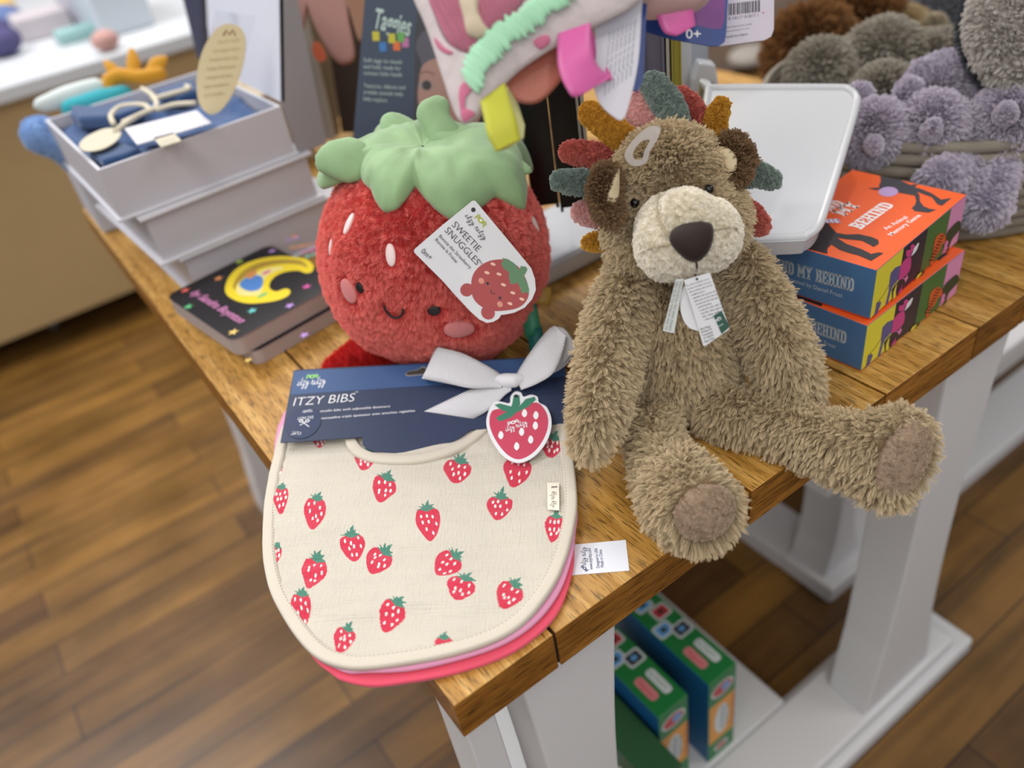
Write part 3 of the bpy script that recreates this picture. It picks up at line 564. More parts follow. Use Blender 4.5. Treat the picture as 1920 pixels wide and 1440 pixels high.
def berry(cx, cy, w, h, rot, seeds=True, crown=True, key=0):
    """a printed strawberry: cx, cy, w, h in crop units; rot is the crown's lean (degrees clockwise)"""
    rs = random.Random(key); A = R(rot); ca, sa = math.cos(A), math.sin(A)
    P = lambda u, v_: c1(cx + (u * ca - v_ * sa), cy + (u * sa + v_ * ca))
    w2, h2 = w / 2, h / 2; j = lambda: rs.uniform(-.05, .05)
    body = [(-w2 * (.8 + j()), -h2 * .62), (-w2 * .3, -h2 * (.78 + j())), (w2 * .3, -h2 * (.8 + j())), (w2 * (.85 + j()), -h2 * .6), (w2 * (1 + j()), -h2 * .1), (w2 * .72, h2 * .45), (w2 * .25, h2 * (.95 + j())), (-w2 * .2, h2 * (1 + j())), (-w2 * .68, h2 * .5), (-w2 * (.98 + j()), -h2 * .05)]
    B = np.array(BFr.pxs([P(*q) for q in (tuple(x) for x in spline(body, 6, True))])); lo, hi = B.min(0) - .012, B.max(0) + .012
    idx = np.where(((ab > lo) & (ab < hi)).all(1))[0]; S = ab[idx]; m = inpoly(S, B); colr[idx[m]] = RED
    if seeds:
        for r_ in range(3):
            for q in range(3 - (r_ == 2)):
                sx, sy = w2 * (-.5 + .48 * q + .15 * r_ + j() * 2), h2 * (-.35 + .42 * r_ + j() * 3)
                e = np.array(BFr.pxs([P(sx + 4.2 * math.cos(t_), sy + 7.5 * math.sin(t_)) for t_ in np.linspace(0, 2 * PI, 9)[:-1]])); mm = inpoly(S, e); colr[idx[mm]] = SEED
    if crown:
        for q in range(6):
            an = R(-70 + 28 * q + rs.uniform(-6, 6)); L_ = w * rs.uniform(.34, .5) if q != 3 else w * .58; th = 5.5
            bx, by = 0, -h2 * .72; ex, ey = bx + L_ * math.sin(an), by - L_ * .75 * math.cos(an) + abs(math.sin(an)) * 8
            nx, ny = math.cos(an) * th, math.sin(an) * th
            e = np.array(BFr.pxs([P(bx - nx, by - ny + 4), P((bx + ex) / 2 - nx * 1.2, (by + ey) / 2 - ny - 5), P(ex, ey), P((bx + ex) / 2 + nx * 1.2, (by + ey) / 2 + ny), P(bx + nx, by + ny + 6)])); mm = inpoly(S, e); colr[idx[mm]] = GRN
for i, a in enumerate(((243, 455, 60, 60, 0), (420, 535, 84, 85, 10), (492, 650, 92, 108, 15), (774, 578, 108, 98, 12), (1007, 580, 112, 118, 15), (1140, 488, 84, 84, 10), (98, 692, 62, 118, 0), (228, 745, 86, 138, 8), (665, 780, 100, 138, -10), (937, 715, 104, 108, 4), (372, 872, 98, 112, -10),
        (470, 925, 104, 112, 32), (1150, 800, 72, 112, 8), (735, 938, 106, 116, 42), (74, 905, 44, 90, 12), (222, 970, 96, 140, 10), (790, 1038, 112, 100, 22), (976, 1062, 108, 112, 28), (174, 1115, 80, 140, 3), (522, 1140, 100, 128, 28), (336, 1225, 82, 110, 20), (85, 580, 30, 60, 20))): berry(*a, key=i)
berry(722, 1255, 70, 80, 0, False, True, 55)
NA = ab; sh = np.array([noise.noise(V((a * 40, b * 40, 1))) for a, b in ab]); colr[:, :3] *= (1 + .04 * sh)[:, None]
top_bib = obj('top_bib', v, f, cloth('muslin_print'), bibs, True)
at_ = top_bib.data.color_attributes.new('print', 'FLOAT_COLOR', 'POINT'); at_.data.foreach_set('color', colr.ravel().astype(np.float32))
uv = top_bib.data.uv_layers.new(name='weave'); li = np.zeros(len(top_bib.data.loops), np.int32); top_bib.data.loops.foreach_get('vertex_index', li); uv.data.foreach_set('uv', ab[li].ravel().astype(np.float32))
def band(path, w, h, name, m, parent, closed=True, z=None, drop=.0035):
    """rolled fabric binding along a path"""
    P = np.array(path); n = len(P); t = np.roll(P, -1, 0) - np.roll(P, 1, 0)
    if not closed: t[0] = P[1] - P[0]; t[-1] = P[-1] - P[-2]
    t /= np.linalg.norm(t, axis=1)[:, None] + 1e-9; nn = np.c_[-t[:, 1], t[:, 0]]; prof = [(-.5, -drop), (-.5, -.0003), (-.44, h * .62), (-.3, h), (0, h * .88), (.28, h), (.42, h * .6), (.5, -.0004), (.5, -drop)]; v = []; k = len(prof)
    for p, q in zip(P, nn):
        for a, c in prof: x = p + q * a * w; v.append(BFr.p3(x[0], x[1], c + (z(*x) if z else 0)))
    r = n if closed else n - 1; f = [(i * k + j, i * k + j + 1, ((i + 1) % n) * k + j + 1, ((i + 1) % n) * k + j) for i in range(r) for j in range(k - 1)]
    f += [(i * k + k - 1, i * k, ((i + 1) % n) * k, ((i + 1) % n) * k + k - 1) for i in range(r)]
    return obj(name, v, f, m, parent, True)
wb = lambda a, b: .35 * wr(a, b)
bd = band(resample(inset(OUTR, .0052), 420), .0104, .0017, 'edge_binding', CREAM, top_bib, z=wb)
STI = mat('stitch_thread', '#8f8474', .9)
pr = Print(); ps_ = resample(inset(OUTR, .0086), 560)
for i in range(0, 560, 2): pr.stroke([ps_[i], (ps_[i] + ps_[(i + 1) % 560]) / 2 + (ps_[(i + 1) % 560] - ps_[i]) * .2], .0005, STI, 0, i == 0)
pr.build('stitching', BFr, top_bib, warp=lambda a, b, c: BFr.p3(a, b, .0016 + wb(a, b)))
neck = BFr.pxs([c1(*p) for p in ((362, 440), (372, 480), (400, 512), (450, 533), (520, 541), (620, 538), (720, 515), (800, 482), (860, 440), (900, 405))])
nk = spline(neck, 10); band(nk, .0105, .0018, 'neck_binding', CREAM, top_bib, False, z=lambda a, b: .0012)
# lower bibs
def lower_bib(name, ptspx, z, col, th, lab):
    L = [(q.x, q.y) for q in (onz(*c1(*p), z) for p in ptspx)]
    e = V(((BO.x, BO.y))); L += [(e.x + .12 * .78 + .02, e.y - .12 * .62 + .05), (e.x - .12 * .78 + .02, e.y + .12 * .62 + .05)]
    P = np.array(spline(L, 8, True)); c = P.mean(0); n = len(P); v = [V((c[0], c[1], z + .0006))]; rg = [(.5, .0006), (.9, .0006), (.94, .0010), (.985, .0012), (1.0, 0), (.99, -th)]
    for k_, dz in rg:
        for p in P: q = c + (p - c) * k_; v.append(V((q[0], q[1], z + dz)))
    f = [(0, 1 + j, 1 + (j + 1) % n) for j in range(n)]
    for i in range(len(rg) - 1): o0 = 1 + i * n; o1 = o0 + n; f += [(o0 + j, o1 + j, o1 + (j + 1) % n, o0 + (j + 1) % n) for j in range(n)]
    f.append(tuple(1 + (len(rg) - 1) * n + j for j in range(n))[::-1])
    return tag(obj(name, v, f, mat(name + '_cotton', col, .9, bump=(900, .3, .0004), sheen=.2), bibs, True), lab)
lower_bib('middle_bib', ((60, 700), (60, 1000), (180, 1245), (320, 1350), (430, 1358), (600, 1349), (800, 1304), (960, 1247), (1080, 1166), (1165, 1060), (1210, 950), (1232, 830), (1226, 650)), .0085, '#d893b4', .003, 'pink bib with only its rim in view')
lower_bib('bottom_bib', ((90, 800), (90, 1050), (200, 1275), (290, 1365), (340, 1392), (440, 1412), (560, 1401), (750, 1366), (950, 1300), (1085, 1216), (1170, 1120), (1215, 1000), (1228, 900), (1215, 700)), .0038, '#dd5068', .0035, 'coral pink bib with only its rim in view')
# woven side label on the top bib and wash label on the table
pr = Print(.00005); q = BFr.pxs([c1(*p) for p in ((1124, 635), (1170, 634), (1171, 742), (1126, 738))]); pr.poly(q, mat('label_satin', '#e4dccb', .6)); a = BFr.pxs([c1(*p) for p in ((1152, 730), (1152, 668), (1152, 652))])
pr.script('itzy ritzy', a[0], a[1], INK, .0022, .00028); pr.spider(a[2], .0011, INK, WPRINT); pr.build('woven_label', BFr, top_bib, base=.0022)
FZ = Frame((.2, .05, .0004), (1, 0, 0), (0, 1, 0)); P_ = lambda L: FZ.pxs([(880 + x * .3055, 1000 + y * .3055) for x, y in L])
lb = P_([(560, 76), (960, 40), (982, 228), (560, 262)])
wl = slab(FZ, lb, .0003, 'wash_label', [mat('label_white_satin', '#d9dce4', .45)], bibs)
pr = Print(); LI = mat('label_ink', '#34436b', .6); a = P_([(716, 196), (712, 85), (708, 215), (758, 222), (745, 92), (800, 212), (785, 92), (826, 208), (812, 100)])
pr.script('itzy ritzy', a[0], a[1], LI, .0022, .00032); pr.spider(a[2], .0016, LI, WPRINT, PI / 2); pr.text('www.itzyritzy.com', a[3], a[4], LI, .0028); pr.text('Designed in USA', a[5], a[6], LI, .0026); pr.text('Made in China', a[7], a[8], LI, .0026)
pr.build('lettering', FZ, wl, base=.0001)
# header card -----------------------------------------------------
cardL = CF.pxs([c1(*p) for p in ((150, 204), (157, 200), (1186, 146), (1194, 150), (1195, 406), (832, 431), (790, 462), (740, 490), (640, 513), (540, 521), (455, 514), (430, 503), (415, 489), (415, 459), (99, 480))])
NAVYC = mat('card_navy', '#26324f', .38, bump=(500, .03, .0003)); CBL = mat('card_blue', '#34517f', .38)
card = slab(CF, cardL, .0012, 'header_card', [NAVYC], bibs, base=.0035)
pr = Print(); q = CF.pxs([c1(*p) for p in ((151, 206), (1193, 150), (1194, 226), (139, 296))]); pr.poly(q, CBL)
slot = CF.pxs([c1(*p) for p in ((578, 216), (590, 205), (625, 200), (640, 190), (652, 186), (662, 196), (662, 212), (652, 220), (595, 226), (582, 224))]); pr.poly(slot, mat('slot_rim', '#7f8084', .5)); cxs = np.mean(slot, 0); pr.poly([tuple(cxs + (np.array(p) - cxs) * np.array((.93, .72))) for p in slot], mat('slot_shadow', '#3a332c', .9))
a = CF.pxs([c1(*p) for p in ((163, 262), (272, 254), (222, 226), (148, 340), (384, 322), (252, 364), (521, 345), (252, 392), (617, 362), (386, 290), (398, 289), (252, 343), (252, 372), (300, 361), (300, 387))])
pr.script('itzy ritzy', a[0], a[1], WPRINT, .0050, .00055); pr.spider(a[2], .0028, mat('lime_print', '#8fd070', .5), NAVYC)
pr.text('ITZY BIBS', a[3], a[4], WPRINT, .0098, .12, -.012); pr.text('TM', a[9], a[10], WPRINT)
pr.text('muslin bibs with adjustable fasteners', a[5], a[6], WPRINT, .0026, .15); pr.text('mousseline triple épaisseur avec attaches réglables', a[7], a[8], WPRINT, .0026, .15)
cc = CF.px(*c1(188, 405)); ce = CF.px(*c1(255, 400)); rr = abs(ce[0] - cc[0]); cw = (cc[0], cc[1])
pr.ell(cw, rr * 1.02, rr * 1.02, mat('sticker_edge', '#182038', .4), 0, 40); pr.ell(cw, rr * .985, rr * .985, mat('card_navy_sticker', '#2a3656', .3), 0, 40)
a = CF.pxs([c1(*p) for p in ((226, 378), (166, 384), (224, 352), (186, 358), (182, 442), (150, 436), (180, 398), (210, 420), (204, 398), (175, 415), (140, 452), (162, 448))])
pr.text('DO NOT', a[0], a[1], WPRINT, .0030); pr.text('TEAR!', a[2], a[3], WPRINT, .0030); pr.text('CUT!', a[4], a[5], WPRINT, .0030)
pr.stroke([a[6], a[7]], .0007, WPRINT); pr.stroke([a[8], a[9]], .0007, WPRINT)
for q in (a[6], a[8]): pr.ell(q, .0022, .0016, WPRINT); pr.ell(q, .0013, .0008, NAVYC)
pr.stroke([a[10], a[11]], .0004, WPRINT)
pr.build('lettering', CF, card, base=.0036)
# white grosgrain bow ---------------------------------------------
rb = bpy.data.materials.new('grosgrain_white'); rb.use_nodes = True; nt = rb.node_tree; b_ = nt.nodes['Principled BSDF']; b_.inputs['Base Color'].default_value = C('#dcdce2'); b_.inputs['Roughness'].default_value = .6; b_.inputs['Sheen Weight'].default_value = .2
u_ = nt.nodes.new('ShaderNodeUVMap'); w_ = nt.nodes.new('ShaderNodeTexWave'); w_.inputs['Scale'].default_value = 190; mp_ = nt.nodes.new('ShaderNodeMapping'); nt.links.new(u_.outputs[0], mp_.inputs[0]); mp_.inputs['Scale'].default_value = (1, .0, 1); nt.links.new(mp_.outputs[0], w_.inputs[0])
bp_ = nt.nodes.new('ShaderNodeBump'); bp_.inputs['Strength'].default_value = .9; bp_.inputs['Distance'].default_value = .0006; nt.links.new(w_.outputs[1], bp_.inputs['Height']); nt.links.new(bp_.outputs[0], b_.inputs['Normal'])
def cpx(x, y, h): q = onpl(*c1(x, y), CF.p3(0, 0, h), CF.n); return q
bow = thing('ribbon_bow', None, None, (0, 0, 0)); bow.parent = bibs; bow.location = cpx(970, 225, .01) - world_loc(bibs)
B_ = lambda A, Bb, nm: loft([cpx(*p) for p in A], [cpx(*p) for p in Bb], .0005, nm, rb, bow, 10, 6)
B_([(940, 205, .008), (880, 170, .016), (800, 130, .023), (735, 112, .027), (703, 105, .027)], [(950, 262, .008), (900, 262, .009), (820, 262, .010), (720, 240, .011), (640, 226, .012)], 'left_loop')
B_([(703, 105, .027), (690, 120, .012), (740, 160, .006), (850, 200, .005), (940, 215, .006)], [(640, 226, .012), (650, 228, .006), (700, 238, .005), (840, 262, .005), (945, 258, .006)], 'left_loop_back')
B_([(1000, 215, .009), (1040, 150, .018), (1090, 80, .028), (1130, 35, .034), (1150, 23, .035)], [(1022, 270, .009), (1085, 245, .014), (1145, 205, .022), (1180, 130, .028), (1196, 62, .034)], 'right_loop')
B_([(1150, 23, .035), (1190, 35, .032), (1225, 80, .026), (1238, 105, .022)], [(1196, 62, .034), (1188, 110, .027), (1185, 150, .021), (1180, 175, .017)], 'right_loop_turn')
B_([(1238, 105, .022), (1200, 170, .012), (1120, 215, .007), (1020, 225, .006)], [(1165, 130, .018), (1140, 170, .010), (1090, 195, .006), (1010, 205, .006)], 'right_loop_back')
B_([(985, 215, .007), (930, 230, .007), (880, 245, .006), (790, 285, .004), (648, 353, .0035)], [(985, 272, .008), (960, 290, .007), (930, 320, .006), (880, 358, .005), (838, 381, .0035)], 'tail')
kc = cpx(978, 232, .010)
v, f = blob([[(kc + CF.r * -.009 + CF.u * .002, .0045), (kc + CF.r * -.003, .0068), (kc + CF.r * .004 - CF.u * .0008, .0068), (kc + CF.r * .010 + CF.u * .001, .0045)]], .0012, 3); obj('knot', v, f, rb, bow, True)

# strawberry hang tag ---------------------------------------------
TF = Frame(cpx(1015, 400, .0120), BR_, (.6, .7378, .14))
tl = [(1000, 276), (1022, 280), (1032, 296), (1060, 288), (1085, 296), (1092, 318), (1120, 335), (1138, 375), (1138, 420), (1120, 470), (1085, 515), (1045, 542), (1005, 550), (960, 530), (925, 490), (898, 440), (888, 395), (895, 355), (910, 325), (925, 312), (950, 316), (978, 320), (982, 295)]
ht = slab(TF, [tuple(p) for p in spline(TF.pxs([c1(*p) for p in tl]), 4, True)], .001, 'hang_tag', [WHITE if 0 else mat('tag_white', '#e3e3e8', .4)], bibs)
pr = Print(); TP = lambda L: TF.pxs([c1(*p) for p in L])
pr.poly(TP([(912, 350), (960, 340), (1020, 330), (1080, 318), (1110, 340), (1126, 375), (1125, 418), (1108, 462), (1078, 503), (1040, 530), (1005, 537), (968, 518), (935, 480), (910, 435), (900, 392)]), mat('tag_pink', '#c4465f', .4), 5)
TGN = mat('tag_leaf_green', '#3f7f68', .4)
pr.poly(TP([(994, 290), (1016, 290), (1020, 325), (1000, 352), (975, 352), (988, 325)]), TGN); pr.poly(TP([(920, 328), (940, 322), (990, 335), (1010, 345), (985, 358), (950, 350)]), TGN); pr.poly(TP([(1005, 345), (1040, 305), (1075, 296), (1080, 308), (1050, 335), (1010, 355)]), TGN); pr.poly(TP([(925, 378), (960, 358), (1000, 340), (1012, 350), (985, 375), (940, 392)]), TGN)
for x, y in ((1036, 360), (1080, 368), (1078, 408), (1060, 462), (1025, 432), (945, 445), (1006, 488)): pr.poly(TP([(x - 10, y - 2), (x - 2, y - 16), (x + 8, y - 8), (x + 9, y + 6), (x, y + 16), (x - 9, y + 8)]), WPRINT, 3)
a = TP([(965, 432), (1048, 402), (992, 396), (1003, 294)]); pr.script('itzy ritzy', a[0], a[1], WPRINT, .0036, .0005); pr.spider(a[2], .0024, WPRINT, mat('tag_pink', '#c4465f', .4), .3); pr.ell(a[3], .0018, .0018, INK)
pr.build('printed_face', TF, ht)
# ================================================================== board books
bkm = mat('book_black', '#131319', .3); pgm = mat('board_pages', '#a89c98', .5, mottle=(1, .1))
def pagemat():
    m = bpy.data.materials.new('board_page_edges'); m.use_nodes = True; nt = m.node_tree; b = nt.nodes['Principled BSDF']; g = nt.nodes.new('ShaderNodeTexCoord'); s = nt.nodes.new('ShaderNodeSeparateXYZ'); nt.links.new(g.outputs['Object'], s.inputs[0])
    mu = nt.nodes.new('ShaderNodeMath'); mu.operation = 'MULTIPLY'; mu.inputs[1].default_value = 2 * PI / .0024; nt.links.new(s.outputs[2], mu.inputs[0]); si = nt.nodes.new('ShaderNodeMath'); si.operation = 'SINE'; nt.links.new(mu.outputs[0], si.inputs[0])
    r = nt.nodes.new('ShaderNodeMapRange'); r.inputs[1].default_value = -1; nt.links.new(si.outputs[0], r.inputs[0]); mx = nt.nodes.new('ShaderNodeMixRGB'); nt.links.new(r.outputs[0], mx.inputs[0]); mx.inputs[1].default_value = C('#8f827f'); mx.inputs[2].default_value = C('#beb2b0'); nt.links.new(mx.outputs[0], b.inputs['Base Color']); b.inputs['Roughness'].default_value = .5; return m
PE = pagemat()
K2 = .2361; c2 = lambda x, y: (280 + x * K2, 400 + y * K2)
bz = .0415; BK0 = onz(*c2(660, 1010), bz); BKL = onz(*c2(130, 650), bz); BKR = onz(*c2(1560, 548), bz)
bu = (BKL - BK0); brr = (BKR - BK0); blen = bu.length; bu.normalize(); br2 = V((-bu.y, bu.x, 0)) * -1
if br2.dot(brr) < 0: br2 = -br2
BWd = min(max(brr.dot(br2), .14), .19)
def board_book(o, w, l, th, label, full):
    F = Frame(o, br2, bu); t = thing('board_book', label, 'book', (o.x + .01, o.y + .01, o.z), 'matching black board books')
    lp = rrect(w, l, .012, 6, w / 2, l / 2); slab(F, lp, th - .0015, 'pages', [PE], t, base=th - .0015)
    lp2 = rrect(w + .001, l + .001, .0125, 6, w / 2, l / 2)
    c = slab(Frame(F.p3(0, 0, 0), br2, bu + V((0, 0, 0))), lp2, .0014, 'cover', [bkm, mat('cover_edge', '#8c7f86', .5)], t, base=th)
    return t, F, c, th
t, F, c, th = board_book(V((BK0.x + .002, BK0.y - .004, .0005)) + br2 * .012, BWd, blen, .018, 'lower black board book with its star-dotted rim peeking out', False)
pr = Print(); STC = {n: mat('star_' + n, h, .4) for n, h in (('orange', '#e2935a'), ('violet', '#b58fd6'), ('green', '#5fb97c'), ('red', '#d9605a'), ('teal', '#63c4c0'), ('yellow', '#e8c56e'), ('pink', '#d0509e'), ('lime', '#9bb54a'))}
def star(pr, c, r, m, rot=0.): pr.poly([(c[0] + (r if i % 2 == 0 else r * .42) * math.cos(rot + PI * i / 5), c[1] + (r if i % 2 == 0 else r * .42) * math.sin(rot + PI * i / 5)) for i in range(10)], m)
FB = Frame(F.o + V((0, 0, th)), F.r, F.u)
star(pr, FB.px(*c2(785, 1165)), .0055, STC['yellow'], .4); pr.build('printed_star', FB, t); pr = Print(); star(pr, FB.px(*c2(1230, 965)), .0065, STC['violet'], .2); pr.build('printed_star', FB, t)
t, F, c, th = board_book(V((BK0.x, BK0.y, .0195)), BWd, blen, .021, 'upper black board book with yellow crescent moon and stars', True)
in_ = slab(Frame(F.o, F.r, F.u), rrect(BWd - .001, blen - .001, .0125, 6, BWd / 2, blen / 2), .0012, 'inner_page', [mat('page_gold', '#a6801c', .4)], t, base=th - .0016)
FB = Frame(F.o + V((0, 0, th)), F.r, F.u); pr = Print(); bp2 = lambda L: FB.pxs([c2(*p) for p in L])
MY_ = mat('moon_yellow', '#e8cf24', .35); MD_ = mat('moon_deep', '#a98a2c', .5)
pr.poly(bp2([(1180, 350), (1260, 370), (1305, 420), (1290, 465), (1240, 475), (1180, 455), (1080, 465), (1000, 500), (955, 555), (960, 600), (1010, 620), (1080, 598), (1120, 615), (1100, 655), (1020, 690), (900, 710), (780, 715), (680, 690), (610, 640), (605, 570), (650, 480), (740, 410), (880, 360), (1040, 340)]), MY_, 3)
pr.poly(bp2([(1180, 372), (1240, 400), (1250, 430), (1200, 410), (1080, 400), (920, 425), (800, 480), (700, 560), (680, 610), (665, 570), (720, 480), (850, 400), (1020, 368)]), MD_, 3)
pr.poly(bp2([(1040, 425), (930, 440), (820, 490), (730, 540), (690, 600), (720, 650), (860, 650), (900, 600), (905, 540), (960, 480), (1060, 440)]), mat('moon_cream', '#e6d98a', .4), 3)
pr.poly(bp2([(790, 500), (880, 495), (905, 540), (880, 600), (800, 620), (730, 590), (720, 550)]), mat('print_sky', '#4a7fc4', .4), 3); pr.poly(bp2([(760, 490), (840, 450), (850, 480), (800, 520)]), mat('print_tan', '#c98a4a', .4), 3); pr.ell(bp2([(930, 470)])[0], .006, .003, STC['pink']); pr.ell(bp2([(900, 650)])[0], .007, .003, STC['green'])
for x, y, cn, r in ((285, 612, 'red', .0065), (310, 742, 'green', .0065), (550, 518, 'orange', .0065), (715, 385, 'lime', .0065), (975, 300, 'violet', .0062), (1250, 583, 'pink', .0065), (818, 775, 'teal', .0065), (1115, 735, 'violet', .0065), (668, 945, 'yellow', .0068), (1380, 375, 'violet', .006), (1155, 185, 'orange', .0065)): star(pr, bp2([(x, y)])[0], r, STC[cn], x)
a = bp2([(325, 640), (720, 880), (1085, 235), (1200, 200), (1110, 290), (1290, 260), (1200, 325), (1340, 300), (1250, 360), (1360, 320)]); PKP = mat('cover_pink_script', '#c67fae', .4)
pr.text('by Sandra Boynton', a[0], a[1], PKP, .011, .3, .02)
for i, (wd, cn) in enumerate((('THE', 'violet'), ('GOING', 'orange'), ('TO BED', 'pink'), ('BOOK', 'teal'))): pr.text(wd, a[2 + 2 * i], a[3 + 2 * i], STC[cn], .0085, 0, .03)
pr.build('printed_cover', FB, t)
# ================================================================== plush strawberry
sr = V((.815, -.58, 0)); sd = V((-.58, -.815, 0)); su = V((0, 0, 1))       # right, towards the viewer, up
ST = Matrix(((sr.x, sd.x, 0), (sr.y, sd.y, 0), (0, 0, 1)))
SB = V((.229, .358, .105))
lean = Matrix.Rotation(R(4), 3, sd)
def straw_body():
    v = []; f = []; nu, nv = 110, 76
    for i in range(nv + 1):
        th = PI * i / nv; z = math.cos(th); s_ = math.sin(th) ** .78
        zz = .106 * math.copysign(abs(z) ** .93, z)
        k = 1.0 - .16 * max(0, -z) ** 1.5 - .05 * max(0, z) ** 2
        for j in range(nu):
            ph = 2 * PI * j / nu; cx, sx = math.cos(ph), math.sin(ph); e = .88
            x = .109 * k * s_ * math.copysign(abs(cx) ** e, cx); y = .1 * k * s_ * math.copysign(abs(sx) ** e, sx)
            w = noise.noise(V((x * 16, y * 16, zz * 14))) * .0035 + noise.noise(V((x * 45, y * 45, zz * 30))) * .0012
            n = V((x, y, zz * .7)).normalized(); p = V((x, y, zz)) + n * w
            v.append(SB + ST @ (lean @ V((p.x, p.y, p.z)) if False else p))
    for i in range(nv):
        for j in range(nu): f.append((i * nu + j, i * nu + (j + 1) % nu, (i + 1) * nu + (j + 1) % nu, (i + 1) * nu + j))
    rot = Matrix.Rotation(R(-5), 3, sd); v = [SB + rot @ (p - SB) for p in v]; zmin = min(p.z for p in v)
    v = [V((p.x, p.y, max(p.z - zmin - .001, .0012))) for p in v]; return v, f
sv, sf = straw_body(); SBV = bvh_of(sv, sf)
straw = thing('strawberry_plush', 'red plush strawberry with green leafy cap and smiling face, beside the toy lion', 'stuffed toy', (SB.x, SB.y, 0))
REDF = furmat('red_plush', '#dd4a46', '#f99289', .8); 
sbody = obj('body', sv, sf, [mat('red_backing', '#a82a2c', .9)], straw, True); sbody.data.materials.append(REDF)
feat = []                        # (point, radius) keep fur short there
def on_s(px, py): p, n = hit(SBV, px, py); return p, n
def patch(px, py, a, b, rot, name, m, bvh, parent, lift=.0012, dome=.0012, label=None, n=28, feats=None):
    """embroidered or felt oval sewn onto a plush surface (a, b in metres)"""
    p, nn = hit(bvh, px, py)
    if p is None: return None
    up = V((0, 0, 1)); r = up.cross(nn).normalized(); u = nn.cross(r); cr, sr_ = math.cos(rot), math.sin(rot); v = []; rings = [(0, dome), (.5, dome * .8), (.85, dome * .4), (1, 0), (1.0, -.003)]
    v.append(p + nn * (lift + dome))
    for k, dz in rings[1:]:
        for i in range(n):
            t = 2 * PI * i / n; x, y = a * k * math.cos(t), b * k * math.sin(t); q = p + r * (x * cr - y * sr_) + u * (x * sr_ + y * cr)
            loc, no, _, _ = bvh.find_nearest(q); v.append(loc + no * (lift + dz))
    f = [(0, 1 + i, 1 + (i + 1) % n) for i in range(n)]
    for j in range(len(rings) - 2): o0 = 1 + j * n; o1 = o0 + n; f += [(o0 + i, o1 + i, o1 + (i + 1) % n, o0 + (i + 1) % n) for i in range(n)]
    o = obj(name, v, f, m, parent, True)
    if feats is not None:
        for k in (-.6, 0, .6): 
            ax = (r * cr + u * sr_) * a if a > b else (r * -sr_ + u * cr) * b
            feats.append((p + ax * k, min(a, b) * 1.0 + .0012))
    return tag(o, label)
SEEDM = mat('seed_thread', '#e6d2d0', .6, bump=(1500, .5, .0005)); CHK = mat('cheek_felt', '#cf7f7e', .9, bump=(900, .3, .0004), sheen=.3); EYE = mat('black_thread', '#121216', .5, bump=(1500, .4, .0004))
for px, py, a, b in ((655, 420, .0034, .0100), (733, 478, .0044, .0100), (622, 463, .0022, .008), (1002, 420, .003, .009), (850, 480, .004, .01)): patch(px, py, a, b, 0, 'seed', SEEDM, SBV, straw, .0016, .001, feats=feat)
patch(861, 616, .0145, .0098, R(-20), 'cheek', CHK, SBV, straw, .002, .001, feats=feat); patch(655, 545, .0085, .012, R(10), 'cheek', CHK, SBV, straw, .002, .001, feats=feat)
patch(814, 581, .0060, .0050, 0, 'eye', EYE, SBV, straw, .002, .0012, feats=feat); patch(676, 539, .0042, .0050, 0, 'eye', EYE, SBV, straw, .002, .0012, feats=feat)
mb = MB(); pts = [];
for x, y in ((722, 569), (727, 580), (736, 589), (746, 592), (755, 587), (758, 576)): p, n = on_s(x, y); pts.append(p + n * .0034); feat.append((p, .0032))
mb.tube(spline(pts, 4), .0011, 8); mb.build('mouth', EYE, straw, True)
# leafy cap: a draped star of velvety leaves
apex = SB + Matrix.Rotation(R(-5), 3, sd) @ V((0, 0, .100)); capc = SB + V((0, 0, .0))
def s_dir(az, pol):                        # direction from the body centre
    d = sr * (math.sin(pol) * math.cos(az)) + sd * (math.sin(pol) * math.sin(az)) + su * math.cos(pol); return Matrix.Rotation(R(-5), 3, sd) @ d
def s_surf(az, pol):
    d = s_dir(az, pol); r = SBV.ray_cast(SB + d * .4, -d); return r[0], r[1]
def az_pol(px, py):
    p, n = on_s(px, py)
    d = Matrix.Rotation(R(5), 3, sd) @ (p - SB); return math.atan2(d.dot(sd), d.dot(sr)), d.angle(su)
edge = []
for x, y in ((985, 345), (978, 400), (925, 372), (893, 398), (868, 428), (822, 400), (780, 352), (745, 398), (722, 402), (700, 360), (680, 335), (655, 322)):
    p = hit(SBV, x, y)[0]
    if p is not None: edge.append(az_pol(x, y) + (0,))
print('cap edge', [(round(math.degrees(a)), round(math.degrees(b))) for a, b, _ in edge])
edge += [(R(174), R(50), .012), (R(186), R(54), .016), (R(200), R(44), .006), (R(225), R(34), 0), (R(238), R(62), .03), (R(252), R(36), 0), (R(280), R(58), .02), (R(305), R(36), 0), (R(328), R(64), .018), (R(345), R(46), .008)]
edge = [((a % (2 * PI)), b, c) for a, b, c in edge]; edge.sort()
E_ = np.array([(a - 2 * PI, b, c) for a, b, c in edge[-3:]] + edge + [(a + 2 * PI, b, c) for a, b, c in edge[:3]])
NA_, NR_ = 220, 40; cv = []; 
for side in (0, 1):
    for i in range(NR_ + 1):
        s_ = i / NR_
        for j in range(NA_):
            az = 2 * PI * j / NA_; pol = np.interp(az, E_[:, 0], E_[:, 1]); lift = np.interp(az, E_[:, 0], E_[:, 2])
            p, n = s_surf(az, pol * max(s_, .01)); puff = .004 + .0075 * math.sin(PI * min(1, s_ ** 1.2 * 1.02)) + .0042 * noise.noise(V((p.x * 24, p.y * 24, p.z * 24))) + .002 * noise.noise(V((p.x * 70, p.y * 70, p.z * 60)))
            ridge = .0065 * max(0, math.cos((az - E_[np.argmin(abs(E_[:, 0] - az)), 0]) * 3)) * s_
            off = (puff + ridge) * (1 - s_ ** 10) + .0045 + lift * s_ ** 2
            if side: off = .0008 + lift * s_ ** 2 * .95
            cv.append(p + n * off)
cf_ = []; M_ = (NR_ + 1) * NA_
